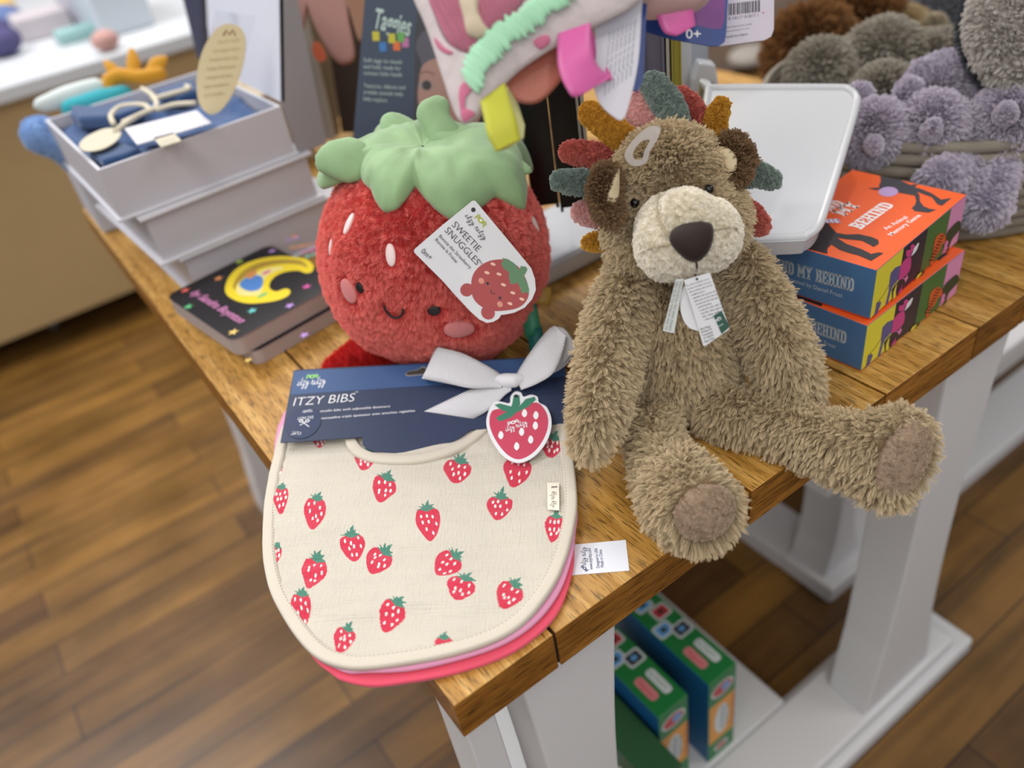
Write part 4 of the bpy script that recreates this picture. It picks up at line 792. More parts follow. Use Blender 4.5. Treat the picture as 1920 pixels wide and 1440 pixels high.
for i in range(NR_):
    for j in range(NA_):
        a, b, c, d = i * NA_ + j, (i + 1) * NA_ + j, (i + 1) * NA_ + (j + 1) % NA_, i * NA_ + (j + 1) % NA_
        cf_.append((d, c, b, a)); cf_.append((M_ + a, M_ + b, M_ + c, M_ + d))
for j in range(NA_): a = NR_ * NA_ + j; b = NR_ * NA_ + (j + 1) % NA_; cf_.append((b, M_ + b, M_ + a, a))
GRNV = mat('green_velour', '#93b585', .75, bump=(1100, .3, .0005), sheen=.35, mottle=(28, .5)); 
cap = obj('leaf_cap', cv, cf_, GRNV, straw, True); mo = cap.modifiers.new('smooth', 'SMOOTH'); mo.iterations = 4; mo.factor = .5
ax = Matrix.Rotation(R(-5), 3, sd) @ su; a0 = apex - ax * .002; stem_p = [a0 - sr * .004, a0 + ax * .012 - sr * .002, a0 + ax * .026 + sr * .002]
def flat_leafy(name, pts, rad, m, parent, fl=.45, nrm=None, vox=.003):
    nrm = (nrm or -VIEW).normalized()
    def ex(mb):
        P = spline([tuple(V(p)) + (r,) for p, r in zip(pts, rad)], 8); r1 = (V(P[-1][:3]) - V(P[0][:3])).normalized(); s1 = nrm.cross(r1).normalized(); n1 = r1.cross(s1); M = Matrix((s1, r1, n1)).transposed()
        for q in P: mb.ell(V(q[:3]), (q[3], q[3], q[3] * fl), M, 16, 10)
    v, f = blob([], vox, 5, ex); return v, f
v, f = flat_leafy('stem', [dep(838, 262, depth_of(apex)), dep(822, 235, depth_of(apex)), dep(806, 212, depth_of(apex)), dep(822, 200, depth_of(apex))], [.017, .0150, .0135, .0115], None, None, .6)
stem = obj('stem', v, f, [GRNV], straw, True); 
# raised back leaves seen above the ridge
for nm, pts, rad in (('leaf', [(770, 262), (745, 240), (732, 222)], [.022, .018, .008]), ('leaf', [(880, 290), (930, 300), (985, 318)], [.024, .02, .008]), ('leaf', [(655, 300), (630, 298), (616, 302)], [.022, .018, .014]), ('leaf', [(850, 255), (890, 270), (925, 290)], [.02, .02, .01])):
    dd = depth_of(apex) + (.022 if pts[0][0] in (770,) else (-.012 if pts[0][0] == 655 else 0.0)); v, f = flat_leafy(nm, [dep(x, y, dd) for x, y in pts], rad, None, None, .4, V((0, -.3, 1)) if pts[0][0] != 655 else None)
    o = obj(nm, v, f, [GRNV], straw, True)
# foot resting on the table
fp = onz(648, 684, .012); v, f = blob([[(fp + V((-.012, .004, -.001)), .0115), (fp + V((.02, -.006, .006)), .018), (fp + V((.06, -.012, .012)), .021)]], .0035, 6)
ft = obj('foot', v, f, [mat('bright_red_backing', '#b5161a', .9), furmat('bright_red_plush', '#c21d1c', '#e8433c', .8)], straw, True); fur(ft, 900, .005, 26, .00022, .1, (0, 0, -.001), brown=.0008, mslot=2, rnd=.001)
w = []
KD = [(V(p), r) for p, r in feat]
for p in sv:
    d = min(((p - q).length - r) for q, r in KD); w.append(max(0., min(1., d / .0022 + .35)))
dens = [0. if p.z < .004 else min(1, x + 0) for p, x in zip(sv, w)]
fur(sbody, 9000, .0052, 46, .00021, .12, (0, 0, -.0022), brown=.0010, mslot=2, dens=[1 if x > .3 else 0 for x in dens], leng=[max(.12, x) for x in w], rnd=.0016, kr=.006)
# ribbon tabs on the right seam
for px, py, colr_, w_, h_, tw in ((1003, 500, '#d96a62', 30, 42, .3), (1016, 552, '#a07c2c', 40, 34, .1), (998, 607, '#2e7d5e', 34, 60, -.35), (1006, 640, '#0f6b66', 30, 44, -.2)):
    dd = depth_of(SB) - .02; m = mat('tab_' + colr_[1:], colr_, .5, bump=(700, .4, .0004)); ca, sa = math.cos(tw), math.sin(tw)
    A = []; Bq = []
    for t_, dz in ((0, 0), (.5, -.004), (1, -.002), (.9, .004), (.3, .006), (0, .004)):
        x0, y0 = t_ * w_ * .9, -h_ / 2; x1, y1 = t_ * w_ * .9, h_ / 2
        A.append(dep(px - w_ / 2 + x0 * ca - y0 * sa * .5, py + x0 * sa + y0 * ca, dd + dz)); Bq.append(dep(px - w_ / 2 + x1 * ca - y1 * sa * .5, py + x1 * sa + y1 * ca, dd + dz))
    loft(A, Bq, .0005, 'ribbon_tab', m, straw, 6, 3)
# card tag hanging on the front
tp, tn = on_s(880, 500); tn2 = (CAM_LOC - tp).normalized(); 
K7 = .17356; c7 = lambda x, y: (760 + x * K7, 370 + y * K7)
SFo = tp + tn2 * .016; TG_ = Frame(SFo, onpl(*c7(1360, 760), SFo, tn2) - onpl(*c7(740, 40), SFo, tn2), onpl(*c7(740, 40), SFo, tn2) - onpl(*c7(95, 575), SFo, tn2))
g7 = lambda L: TG_.pxs([c7(*p) for p in L])
lp = g7([(722, 38), (745, 34), (765, 48), (1000, 330), (1200, 570), (1360, 765), (1400, 880), (1410, 1000), (1370, 1100), (1290, 1190), (1180, 1245), (1100, 1262), (1035, 1270), (1010, 1310), (950, 1345), (880, 1356), (800, 1320), (700, 1230), (560, 1080), (400, 900), (100, 600), (92, 575), (105, 555), (400, 300)])
tg = slab(TG_, lp, .0009, 'card_tag', [mat('tag_card', '#d2d3d8', .45)], straw, base=0)
pr = Print(.00004); BR1 = mat('tag_berry', '#a23a3c', .5); BG1 = mat('tag_leaf', '#54805a', .5); SK = mat('tag_seed', '#e3b7a4', .5)
pr.ell(g7([(735, 135)])[0], .002, .002, INK, 0, 20)
pr.ell(g7([(665, 1000)])[0], .0056, .0058, BR1); pr.ell(g7([(893, 1245)])[0], .0063, .0058, BR1)
pr.poly(g7([(712, 1000), (722, 860), (790, 755), (900, 690), (1030, 670), (1120, 690), (1230, 760), (1310, 900), (1335, 1040), (1290, 1140), (1200, 1200), (1060, 1225), (930, 1225), (820, 1180), (740, 1100)]), BR1, 5)
pr.poly(g7([(1048, 655), (1110, 668), (1180, 715), (1235, 790), (1245, 742), (1300, 748), (1320, 775), (1300, 820), (1280, 850), (1320, 930), (1338, 1000), (1330, 1045), (1300, 1020), (1262, 1045), (1240, 980), (1215, 925), (1140, 940), (1118, 860), (1120, 805), (1060, 770), (1032, 710), (1055, 690)]), BG1)
for x, y in ((948, 722), (882, 814), (1012, 830), (1060, 945), (1160, 1032), (1130, 1148), (1258, 1100)): pr.ell(g7([(x, y)])[0], .0023, .0012, SK, .5)
for x, y in ((820, 902), (1022, 1155)): pr.ell(g7([(x, y)])[0], .0027, .0023, mat('tag_cheek', '#d08a76', .5))
for x, y in ((888, 930), (1022, 1087)): pr.ell(g7([(x, y)])[0], .0012, .0012, INK)
pr.stroke(g7([(930, 995), (922, 1015), (930, 1035), (950, 1042), (968, 1030)]), .0005, INK, 4)
a = g7([(640, 200), (850, 465), (815, 250), (498, 305), (775, 592), (420, 365), (765, 735), (360, 425), (695, 775), (318, 462), (545, 710), (165, 590), (262, 680), (785, 690), (815, 725)])
pr.script('itzy ritzy', a[0], a[1], INK, .0026, .0004); pr.spider(a[2], .0026, mat('spider_lime', '#a5ac1c', .5), WPRINT)
pr.text('SWEETIE', a[3], a[4], INK, .0060, 0, -.008); pr.text('SNUGGLES', a[5], a[6], INK, .0060, 0, -.008); pr.text('Bonnie the Strawberry', a[7], a[8], INK, .0030); pr.text('Bonnie la Fraise', a[9], a[10], INK, .0030)
pr.text('0m+', a[11], a[12], INK, .0048); pr.text('TM', a[13], a[14], INK)
pr.build('printed_face', TG_, tg)
# ================================================================== plush lion
LD = .655
def P3(px, py, d=LD): return dep(px, py, d)
def tz(px, py, z): return onz(px, py, z)
lion = thing('lion_plush', 'sitting brown plush lion with multicoloured felt mane and cream muzzle', 'stuffed toy', (.33, .14, 0))
LC = V((.332, .142, 0))
chains = [
 [(V((.330, .134, .054)), .0600), (V((.333, .141, .080)), .0575), (V((.338, .153, .12)), 0.0435), (V((.338, .150, .150)), 0.0305)],
 # viewer's left arm: hangs beside the body, paw on the table
 [(P3(1196, 500, .685), 0.0185), (P3(1160, 580, .675), 0.0220), (P3(1136, 680, .665), 0.0215), (P3(1120, 770, .655), 0.0190), (P3(1104, 830, .650), 0.0110)],
 # viewer's right arm
 [(P3(1390, 495, .685), 0.0185), (P3(1428, 570, .675), 0.0220), (P3(1462, 650, .675), 0.0230), (P3(1486, 712, .685), 0.0205), (P3(1500, 745, .69), 0.0145)],
 # viewer's left leg, foot at the table edge
 [(tz(1208, 762, .024), .022), (tz(1222, 805, .022), .0205), (tz(1236, 850, .022), .0195), (tz(1260, 890, .025), .025), (tz(1284, 928, .028), .0310), (tz(1302, 943, .030), .0300)],
 [(tz(1352, 768, .022), .021), (tz(1430, 785, .022), .0200), (tz(1530, 818, .022), .0215), (tz(1605, 838, .025), .025), (tz(1655, 845, .028), .029), (tz(1672, 838, .030), .0270)],
]
chains.append([(tz(1660, 885, .018), .0215), (tz(1690, 812, .046), .020)])
bv, bf = blob(chains, .0040, 8)
bv = [V((p.x, p.y, p.z if p.y < -.002 else max(p.z, .0015))) for p in bv]
LB = bvh_of(bv, bf)
BRN = furmat('brown_fur', '#9e8a69', '#dfcca9', .8); BRB = mat('brown_backing', '#6f5a40', .95)
lbody = obj('body', bv, bf, [BRB, BRN], lion, True)
foot_c = [tz(1310, 975, .036), tz(1708, 880, .030)]
sole = []
for fc, dirn, a, b, cen in ((foot_c[0], None, .030, .030, (1326, 962)), (foot_c[1], None, .029, .040, (1706, 862))):
    sole.append((V(hit(LB, *cen)[0] if hit(LB, *cen)[0] is not None else fc), a))
dn = [0. if min((p - q).length - r * .82 for q, r in sole) < 0 else 1. for p in bv]
dn = [0. if (p.z < .003 and p.y > 0) else x for p, x in zip(bv, dn)]
fur(lbody, 20000, .0090, 26, .00018, .38, (0, 0, -.0060), brown=.0020, mslot=2, dens=dn, rnd=.0035, kr=.0045, rough2=.0)
# soles: short-pile pads
PADM = mat('sole_velour', '#a58f7b', .85, bump=(700, .4, .0006), sheen=.3)
for i, (cen, a, b, rot) in enumerate((((1326, 962), .029, .022, .25), ((1700, 862), .021, .032, -.5))):
    p, n = hit(LB, *cen)
    o = patch(cen[0], cen[1], a, b, rot, 'foot_pad', PADM, LB, lion, .0035, .0015, n=40)
    if o: o.data.materials.append(furmat('pad_nap', '#a38d78', '#c9b49c', .85)); fur(o, 500, .0014, 24, .0002, .0, (0, 0, 0), brown=.0006, mslot=2, rnd=.0006)
# head ------------------------------------------------------------
HC = P3(1262, 372, .652); hx = (CM @ V((1, .2, 0))).normalized(); hy0 = -VIEW; hy = (hy0 + V((0, 0, -.35))).normalized(); hx = (hx - hy * hx.dot(hy)).normalized(); hz = hx.cross(hy)*1
if hz.dot(V((0, 0, 1))) < 0: hz = -hz
HM = Matrix((hx, hy, hz)).transposed(); HP = lambda x, y, z: HC + hx * x + hy * y + hz * z
hv, hf = blob([[(HP(0, -.006, .012), .044), (HP(0, -.002, -.004), .045), (HP(.0, .008, -.018), .041)], [(HP(0, -.01, .014), .040), (HP(0, -.008, .020), .033)], [(HP(-.026, 0, -.02), .030), (HP(.026, 0, -.02), .030)], [(HP(0, -.02, -.03), .03), (V((.338, .150, .150)), .03)]], .004, 8)
HB = bvh_of(hv, hf); head = obj('head', hv, hf, [BRB, BRN], lion, True)
mzc = P3(1287, 441, .600); MM = HM @ Matrix.Rotation(R(0), 3, 'Z')
def mz_ex(mb):
    mb.ell(mzc, (.0345, .030, .0295), HM, 26, 18); mb.ell(mzc + hx * -.014 + hz * -.004, (.024, .028, .026), HM, 20, 14); mb.ell(mzc + hx * .016 + hz * -.002, (.023, .028, .026), HM, 20, 14); mb.ell(mzc + hy * -.022 + hz * .002, (.033, .026, .029), HM, 20, 14); mb.ell(mzc + hz * .012 + hy * .004, (.022, .024, .022), HM, 20, 14)
mv, mf = blob([], .0030, 6, mz_ex); MZ = bvh_of(mv, mf)
muz = obj('muzzle', mv, mf, [mat('cream_backing', '#e0d6c0', .9), furmat('cream_plush', '#ebe3d0', '#fbf6ea', .85)], lion, True)
NOSE = mat('nose_plush', '#22120b', .75, bump=(900, .5, .0008), sheen=.15)
def traced(bvh, loop, name, m, parent, lift=.002, dome=.003, nr=6, fr=None):
    """a sewn-on patch whose outline is traced on a plush surface"""
    P = [tuple(p) for p in spline(loop, 4, True)]; cx = sum(p[0] for p in P) / len(P); cy = sum(p[1] for p in P) / len(P); n = len(P); v = []
    p, q = hit(bvh, cx, cy); v.append(p + q * (lift + dome))
    for i in range(1, nr + 1):
        t = i / nr
        for x, y in P:
            p, q = hit(bvh, cx + (x - cx) * t, cy + (y - cy) * t)
            if p is None: p, q = v[-1], V((0, 0, 0))
            v.append(p + q * (lift + dome * (1 - t ** 3)))
    for x, y in P: p, q = hit(bvh, x, y); v.append((p - q * .002) if p is not None else v[-n])
    f = [(0, 1 + j, 1 + (j + 1) % n) for j in range(n)]
    for i in range(nr): o0 = 1 + i * n; o1 = o0 + n; f += [(o0 + j, o1 + j, o1 + (j + 1) % n, o0 + (j + 1) % n) for j in range(n)]
    return obj(name, v, f, m, parent, True)
ns = traced(MZ, [(1256, 448), (1262, 432), (1280, 421), (1305, 416), (1328, 419), (1335, 430), (1334, 450), (1325, 472), (1308, 487), (1290, 486), (1272, 474), (1260, 460)], 'nose', NOSE, lion, .0022, .0045)
ns.data.materials.append(furmat('nose_nap', '#25140c', '#3a2217', .9, .05)); fur(ns, 350, .0011, 24, .00018, 0, (0, 0, 0), brown=.0005, mslot=2, rnd=.0005)
mb = MB(); L = []
for x, y in ((1303, 486), (1305, 495), (1305, 503), (1303, 512)):
    p, n = hit(MZ, x, y)
    if p is not None: L.append(p + n * .0022)
mb.tube(L, .0008, 8); mb.build('mouth_stitch', mat('mouth_thread', '#3a2f28', .7), lion, True)
msd = [0 if min((p - q).length for q in L) < .0014 else 1 for p in mv]
fur(muz, 5200, .0022, 30, .00018, .0, (0, 0, -.0006), brown=.0007, mslot=2, rnd=.0008, kr=.005)
for SL in ([(1238, 366), (1235, 395), (1240, 420), (1254, 444)], [(1203, 476), (1225, 464), (1258, 458)], [(1337, 432), (1358, 428), (1378, 430)]):
    L2 = [p + n * .0019 for p, n in (hit(MZ, x, y) for x, y in SL) if p is not None]
    if len(L2) > 2: mb = MB(); mb.tube(spline(L2, 5), .0006, 6); mb.build('muzzle_seam', mat('seam_beige', '#a5977c', .9), lion, True)
EYM = mat('lion_eye', '#140f0d', .12)
for x, y in ((1194, 380), (1326, 356)):
    p, n = hit(HB, x, y); mb = MB(); mb.ell(p + n * .0018, (.0038, .0038, .0038), None, 16, 12); mb.build('eye', EYM, lion, True)
hl = []
for p in hv:
    d = (p - mzc).length; hl.append(max(.35, min(1, (d - .036) / .03)))
eyd = [0. if min((p - hit(HB, x, y)[0]).length for x, y in ((1194, 380), (1326, 356))) < .004 else 1. for p in hv]
fur(head, 12000, .0075, 26, .00018, .34, (0, 0, -.0030), brown=.0018, mslot=2, dens=eyd, leng=hl, rnd=.0025, kr=.0045)
# ears
EARF = furmat('ear_fur', '#6d5238', '#94785a', .85); EARI = mat('ear_inner', '#c8b795', .85, bump=(700, .4, .0006), sheen=.2)
def ear(pts, d, inner, nrm, tilt):
    def ex(mb):
        for x, y, r in pts: mb.ell(P3(x, y, d), (r, r * .55, r), Matrix((nrm.cross(V((0, 0, 1))).normalized(), nrm, nrm.cross(V((0, 0, 1))).normalized().cross(nrm) * 1)).transposed(), 16, 12)
    v, f = blob([], .003, 5, ex); o = obj('ear', v, f, [mat('ear_backing', '#5a422c', .95), EARF], lion, True); Bv = bvh_of(v, f)
    io = traced(Bv, inner, 'ear_lining', EARI, o, .0040, .001, 4); C_ = [V(io.matrix_world.translation)]
    ic = hit(Bv, sum(p[0] for p in inner) / len(inner), sum(p[1] for p in inner) / len(inner))[0]
    pts3 = [hit(Bv, x, y)[0] for x, y in inner]; rr_ = max((q - ic).length for q in pts3 if q) * .55
    fur(o, 1500, .0052, 26, .00022, .3, (0, 0, -.001), brown=.0014, mslot=2, dens=[0 if min([(p - q.lerp(ic, t)).length for q in pts3 if q for t in (.3, .7)]) < rr_ * .42 else 1 for p in v], rnd=.0012)
ear([(1372, 278, .0125), (1384, 295, .013), (1378, 318, .012), (1360, 290, .012)], .634, [(1345, 282), (1362, 280), (1378, 296), (1378, 318), (1368, 322), (1352, 304)], (-VIEW + hx * .2).normalized(), 0)
ear([(1140, 335, .012), (1132, 360, .013), (1138, 385, .0125), (1146, 400, .010)], .622, [(1150, 325), (1154, 316), (1154, 345), (1150, 378), (1140, 380), (1135, 370), (1143, 345)], (-VIEW + hx * .9).normalized(), 0)
# mane
MUS, PKM, SAG, COR = '#c08c2a', '#dba6a2', '#7b8b84', '#bd6156'
def tuft(pts, wpx, col, d, label):
    P = [P3(x, y, d + i * .002) for i, (x, y) in enumerate(pts)]; k = d / FPX; r = [wpx * k * s_ / 2 for s_ in np.linspace(1.0, 1.15, len(pts) - 1)] + [wpx * k * .5]
    v, f = flat_leafy('t', P, r, None, None, .42, None, .0028); nm = {MUS: 'mustard', PKM: 'pink', SAG: 'sage', COR: 'coral'}[col]
    lt = {MUS: '#e2b24e', PKM: '#f5d0cc', SAG: '#a7b5ae', COR: '#dc887c'}[col]
    o = obj('mane_tuft', v, f, [mat('mane_%s_backing' % nm, col, .9), furmat('mane_%s_plush' % nm, col, lt, .85)], lion, True); o['label'] = label; fur(o, 900, .0018, 30, .00017, .0, (0, 0, -.0004), brown=.0004, mslot=2, rnd=.0008, kr=.005)
tuft([(1225, 240), (1200, 205), (1182, 182)], 58, PKM, .672, 'pink mane tuft'); tuft([(1190, 275), (1145, 240), (1108, 212)], 52, MUS, .662, 'mustard mane tuft'); tuft([(1268, 225), (1248, 188), (1226, 158)], 56, SAG, .664, 'sage mane tuft')
tuft([(1312, 232), (1296, 200), (1276, 180)], 44, COR, .675, 'coral mane tuft'); tuft([(1345, 262), (1342, 225), (1352, 198)], 40, MUS, .668, 'mustard mane tuft'); tuft([(1150, 302), (1110, 290), (1070, 284)], 48, COR, .668, 'coral mane tuft')
tuft([(1120, 342), (1085, 342), (1052, 338)], 46, SAG, .664, 'sage mane tuft'); tuft([(1140, 408), (1110, 400), (1092, 396)], 48, PKM, .670, 'pink mane tuft'); tuft([(1155, 448), (1130, 450), (1105, 455)], 36, MUS, .668, 'mustard mane tuft')
tuft([(1380, 340), (1415, 325), (1447, 336)], 44, SAG, .672, 'sage mane tuft'); tuft([(1385, 385), (1408, 405), (1424, 420)], 48, COR, .665, 'coral mane tuft')
# clear plastic hanging loop on the brow
CL = mat('clear_plastic', '#cfc8c4', .25, trans=.55, alpha=.75); LF = Frame(P3(1205, 275, .598), CM @ V((1, 0, 0)), CM @ V((0, 1, 0)))
o_ = [(1238, 240), (1222, 236), (1205, 245), (1185, 265), (1172, 285), (1174, 300), (1186, 310), (1202, 310), (1215, 300), (1218, 285), (1232, 262)]; i_ = [(1218, 262), (1205, 264), (1194, 274), (1187, 286), (1188, 296), (1196, 300), (1205, 296), (1208, 284), (1214, 272)]
O = resample(spline(LF.pxs(o_), 6, True), 48); I = resample(spline(LF.pxs(i_), 6, True), 48); v = [];
for c_ in (0, -.0012):
    for a, b in O: v.append(LF.p3(a, b, c_))
    for a, b in I: v.append(LF.p3(a, b, c_))
f = []
for j in range(48): k_ = (j + 1) % 48; f += [(j, k_, 48 + k_, 48 + j), (96 + k_, 96 + j, 144 + j, 144 + k_), (j, 96 + j, 96 + k_, k_), (48 + k_, 144 + k_, 144 + j, 48 + j)]
obj('hanging_loop', v, f, CL, lion)
# paper tags at the chest
K3 = .34722; c3 = lambda x, y: (1000 + x * K3, 100 + y * K3); K4 = .39583; c4 = lambda x, y: (1040 + x * K4, 500 + y * K4)
TO = P3(1310, 580, .578); TFr = Frame(TO, CM @ V((1, .05, 0)), CM @ V((0, 1, .25)))
q = TFr.pxs([c4(*p) for p in ((612, 64), (735, 28), (828, 290), (822, 300), (712, 376), (704, 374))]); lt_ = slab(TFr, q, .0005, 'paper_tag', [mat('tag_paper', '#cfd0d4', .5)], lion)
pr = Print(); TL = lambda L: TFr.pxs([c4(*p) for p in L]); 
for i in range(12):
    x0, y0 = 622 + i * 8.0, 96 + i * 14.5; wline = 118 if i % 4 != 3 else 70; aa, bb = TL([(x0, y0), (x0 + wline * .93, y0 - wline * .30)])
    pr.text('The surface washable only care for this soft toy '[i * 3:i * 3 + 28], aa, bb, INK, .0014)
pr.poly(TL([(752, 232), (790, 208), (828, 285), (790, 318)]), mat('fsc_green', '#174a3c', .5)); a = TL([(762, 258), (788, 242), (790, 275), (774, 262), (776, 238), (768, 246), (784, 262)])
pr.stroke([a[0], a[4], a[1]], .0005, WPRINT); pr.text('FSC', TL([(768, 262)])[0], TL([(792, 248)])[0], WPRINT, .0016); pr.text('MIX', TL([(778, 285)])[0], TL([(800, 272)])[0], WPRINT, .0010)
for i in range(5): aa, bb = TL([(690 + i * 5, 300 + i * 15), (740 + i * 4, 284 + i * 14)]); pr.text(('HAPPY HORSE BV', 'Doll 23, 2950', 'Tel: 031 7290', 'info@hello.com', 'made with care')[i] if 0 else ('Mary Meyer', 'PO Box 275', 'Townshend', 'VT 05353', 'Made in China')[i], aa, bb, INK, .0015)
pr.ell(TL([(673, 58)])[0], .0009, .0009, INK); pr.build('lettering', TFr, lt_)
TF2 = Frame(TO + VIEW * .004, CM @ V((1, 0, 0)), CM @ V((0, 1, .1))); rt = slab(TF2, [tuple(p) for p in spline(TF2.pxs([c4(*p) for p in ((612, 95), (596, 160), (602, 230), (630, 282), (670, 302), (700, 290), (680, 180), (640, 100))]), 4, True)], .0008, 'round_tag', [mat('tag_paper', '#cfd0d4', .5)], lion)
TF3 = Frame(TO + VIEW * .002 + hz * 0, CM @ V((1, 0, 0)), CM @ V((0, 1, .15))); q = TF3.pxs([c4(*p) for p in ((574, 60), (612, 56), (566, 316), (512, 304))]); st = slab(TF3, q, .0004, 'sewn_label', [mat('label_satin_grey', '#b9bdba', .5)], lion)
pr = Print(); a = TF3.pxs([c4(*p) for p in ((532, 300), (588, 70), (550, 304), (604, 70))]); pr.text('ALL NEW MATERIAL POLYESTER FIBER', a[0], a[1], mat('label_grey_ink', '#55595c', .6), .0020); pr.text('SURFACE WASH ONLY MADE IN CHINA', a[2], a[3], mat('label_grey_ink', '#55595c', .6), .0020); pr.build('lettering', TF3, st)
# ================================================================== grey keepsake boxes, stacked
GB = mat('keepsake_grey', '#bab8bf', .5, mottle=(3, .04)); GE = mat('keepsake_edge', '#c9c9d0', .45); GI = mat('keepsake_lining', '#b9b6ba', .6)
c11 = lambda x, y: (x / 3, y / 3)
def keepsake(o, yaw, w, d, h, label, open_=False):
    t = thing('keepsake_box', label, 'box', (o[0], o[1], o[2]), 'stacked grey keepsake boxes'); M = Matrix.Rotation(yaw, 4, 'Z')
    mb = MB(); mb.box((-.004, -.004, 0), (w + .004, d + .004, .0035), 0, M); bevel(mb.build('base_board', GE, t, keep=True), .001)
    mb = MB(); th = .004
    if open_:
        for lo, hi in (((0, 0, .0036), (w, th, h)), ((0, d - th, .0036), (w, d, h)), ((0, th, .0036), (th, d - th, h)), ((w - th, th, .0036), (w, d - th, h))): mb.box(lo, hi, 0, M)
        mb.build('tray_walls', GB, t, keep=True)
        mb = MB()
        for lo, hi in (((0, 0, h), (w, th, h + .0012)), ((0, d - th, h), (w, d, h + .0012)), ((0, th, h), (th, d - th, h + .0012)), ((w - th, th, h), (w, d - th, h + .0012))): mb.box(lo, hi, 0, M)
        mb.build('rim', GE, t, keep=True)
    else:
        mb.box((.003, .003, .0036), (w - .003, d - .003, h - .0036), 0, M); mb.build('box_wall', GB, t, keep=True)
        mb = MB(); mb.box((-.004, -.004, h - .0035), (w + .004, d + .004, h), 0, M); bevel(mb.build('lid', GE, t, keep=True), .001)
    return t
kz = .126; kx, ky, kw, kd, kh, kyaw = .0058, .698, .226, .282, .0615, .0268
kt = keepsake((kx, ky, kz), kyaw, kw, kd, kh, 'open grey keepsake box on top of its stack, holding folded navy knitwear', True)
f2 = onz(306, 497, .063); keepsake((f2.x, f2.y, .063), .06, .22, .27, .0625, 'closed grey keepsake box, middle one under the open box')
f3 = onz(341, 487, .060); keepsake((f3.x, f3.y + .0, .0003), .05, .22, .27, .0622, 'closed grey keepsake box, lowest of the stack behind the board books')
# its lid, standing open at the right-hand end
YF = V((kx + kw, ky + .006, kz)); q = [onpl(*p, YF, V((0, 1, 0))) for p in ((528, 192), (524, -60), (546, -60), (612, 268), (560, 290))]
mb = MB(); mb.prism(q, (0, .004, 0)); mb.build('lid_side', mat('lid_side_grey', '#8f8c90', .5), kt)
a = onpl(524, -60, YF, V((0, 1, 0))); b = onpl(528, 192, YF, V((0, 1, 0))); mb = MB(); mb.prism([a, b, b + V((.004, 0, 0)), a + V((.004, 0, 0))], (0, kd - .01, 0)); mb.build('lid_panel', mat('lid_inner_white', '#c9cbd6', .4), kt)
# navy knitwear in the box
def knitmat(name, c1_, sc):
    m = bpy.data.materials.new(name); m.use_nodes = True; nt = m.node_tree; b = nt.nodes['Principled BSDF']; b.inputs['Base Color'].default_value = C(c1_); b.inputs['Roughness'].default_value = .9; b.inputs['Sheen Weight'].default_value = .2
    tc = nt.nodes.new('ShaderNodeTexCoord'); w = nt.nodes.new('ShaderNodeTexWave'); w.inputs['Scale'].default_value = sc; nt.links.new(tc.outputs['Object'], w.inputs[0]); bp = nt.nodes.new('ShaderNodeBump'); bp.inputs['Distance'].default_value = .002; bp.inputs['Strength'].default_value = .8; nt.links.new(w.outputs[1], bp.inputs['Height']); nt.links.new(bp.outputs[0], b.inputs['Normal']); return m
NK = knitmat('navy_knit', '#2a5288', 60); NKR = knitmat('navy_rib', '#234878', 90)
knit = thing('folded_knitwear', 'folded navy knitwear with cream ribbons and paper tags inside the open grey box', 'clothes', (kx + .1, ky + .14, kz + .01))
M = Matrix.Translation((kx, ky, 0)) @ Matrix.Rotation(kyaw, 4, 'Z'); n = 40; v = []
for i in range(n + 1):
    for j in range(n + 1): x, y = .006 + (kw - .012) * i / n, .006 + (kd - .012) * j / n; v.append(M @ V((x, y, kz + kh - .012 + .010 * noise.noise(V((x * 17, y * 17, 2))) + .004 * noise.noise(V((x * 50, y * 50, 2))))))
f = [(i * (n + 1) + j, (i + 1) * (n + 1) + j, (i + 1) * (n + 1) + j + 1, i * (n + 1) + j + 1) for i in range(n) for j in range(n)]; b0 = len(v)
bs = [M @ V((x, y, kz + .006)) for x, y in ((.006, .006), (kw - .006, .006), (kw - .006, kd - .006), (.006, kd - .006))]
o = obj('garment', v, f, NK, knit, True); o.modifiers.new('thickness', 'SOLIDIFY').thickness = .010
ZK = kz + kh - .004
def fold(L, name, m, parent, th=.012, z=ZK):
    P = [onz(*c11(*p), z + th) for p in L]; mb = MB(); mb.prism(P, (0, 0, -th - .004)); o = bevel(mb.build(name, m, parent), .005, 3); return o
fold([(395, 585), (560, 590), (750, 545), (800, 600), (640, 650), (440, 660), (390, 640)], 'ribbed_cuff', NKR, knit, .014); fold([(870, 500), (1090, 440), (1120, 500), (1000, 540), (900, 540)], 'ribbed_cuff', NKR, knit, .012)
fold([(490, 845), (640, 780), (790, 830), (690, 868), (570, 902)], 'ribbed_cuff', NKR, knit, .008)
CRM = mat('cream_ribbon', '#c9c0aa', .7)
for L in ([(640, 700), (625, 650), (680, 600), (800, 590), (850, 620)], [(850, 560), (960, 530), (1060, 500), (1050, 485)], [(880, 620), (980, 590), (1100, 580)], [(690, 690), (800, 640), (880, 600), (860, 540), (800, 500)]):
    P = [onz(*c11(*p), ZK + .014) for p in L]; mb = MB(); mb.tube(spline(P, 6), .0035, 8); mb.build('ribbon', CRM, knit, True)
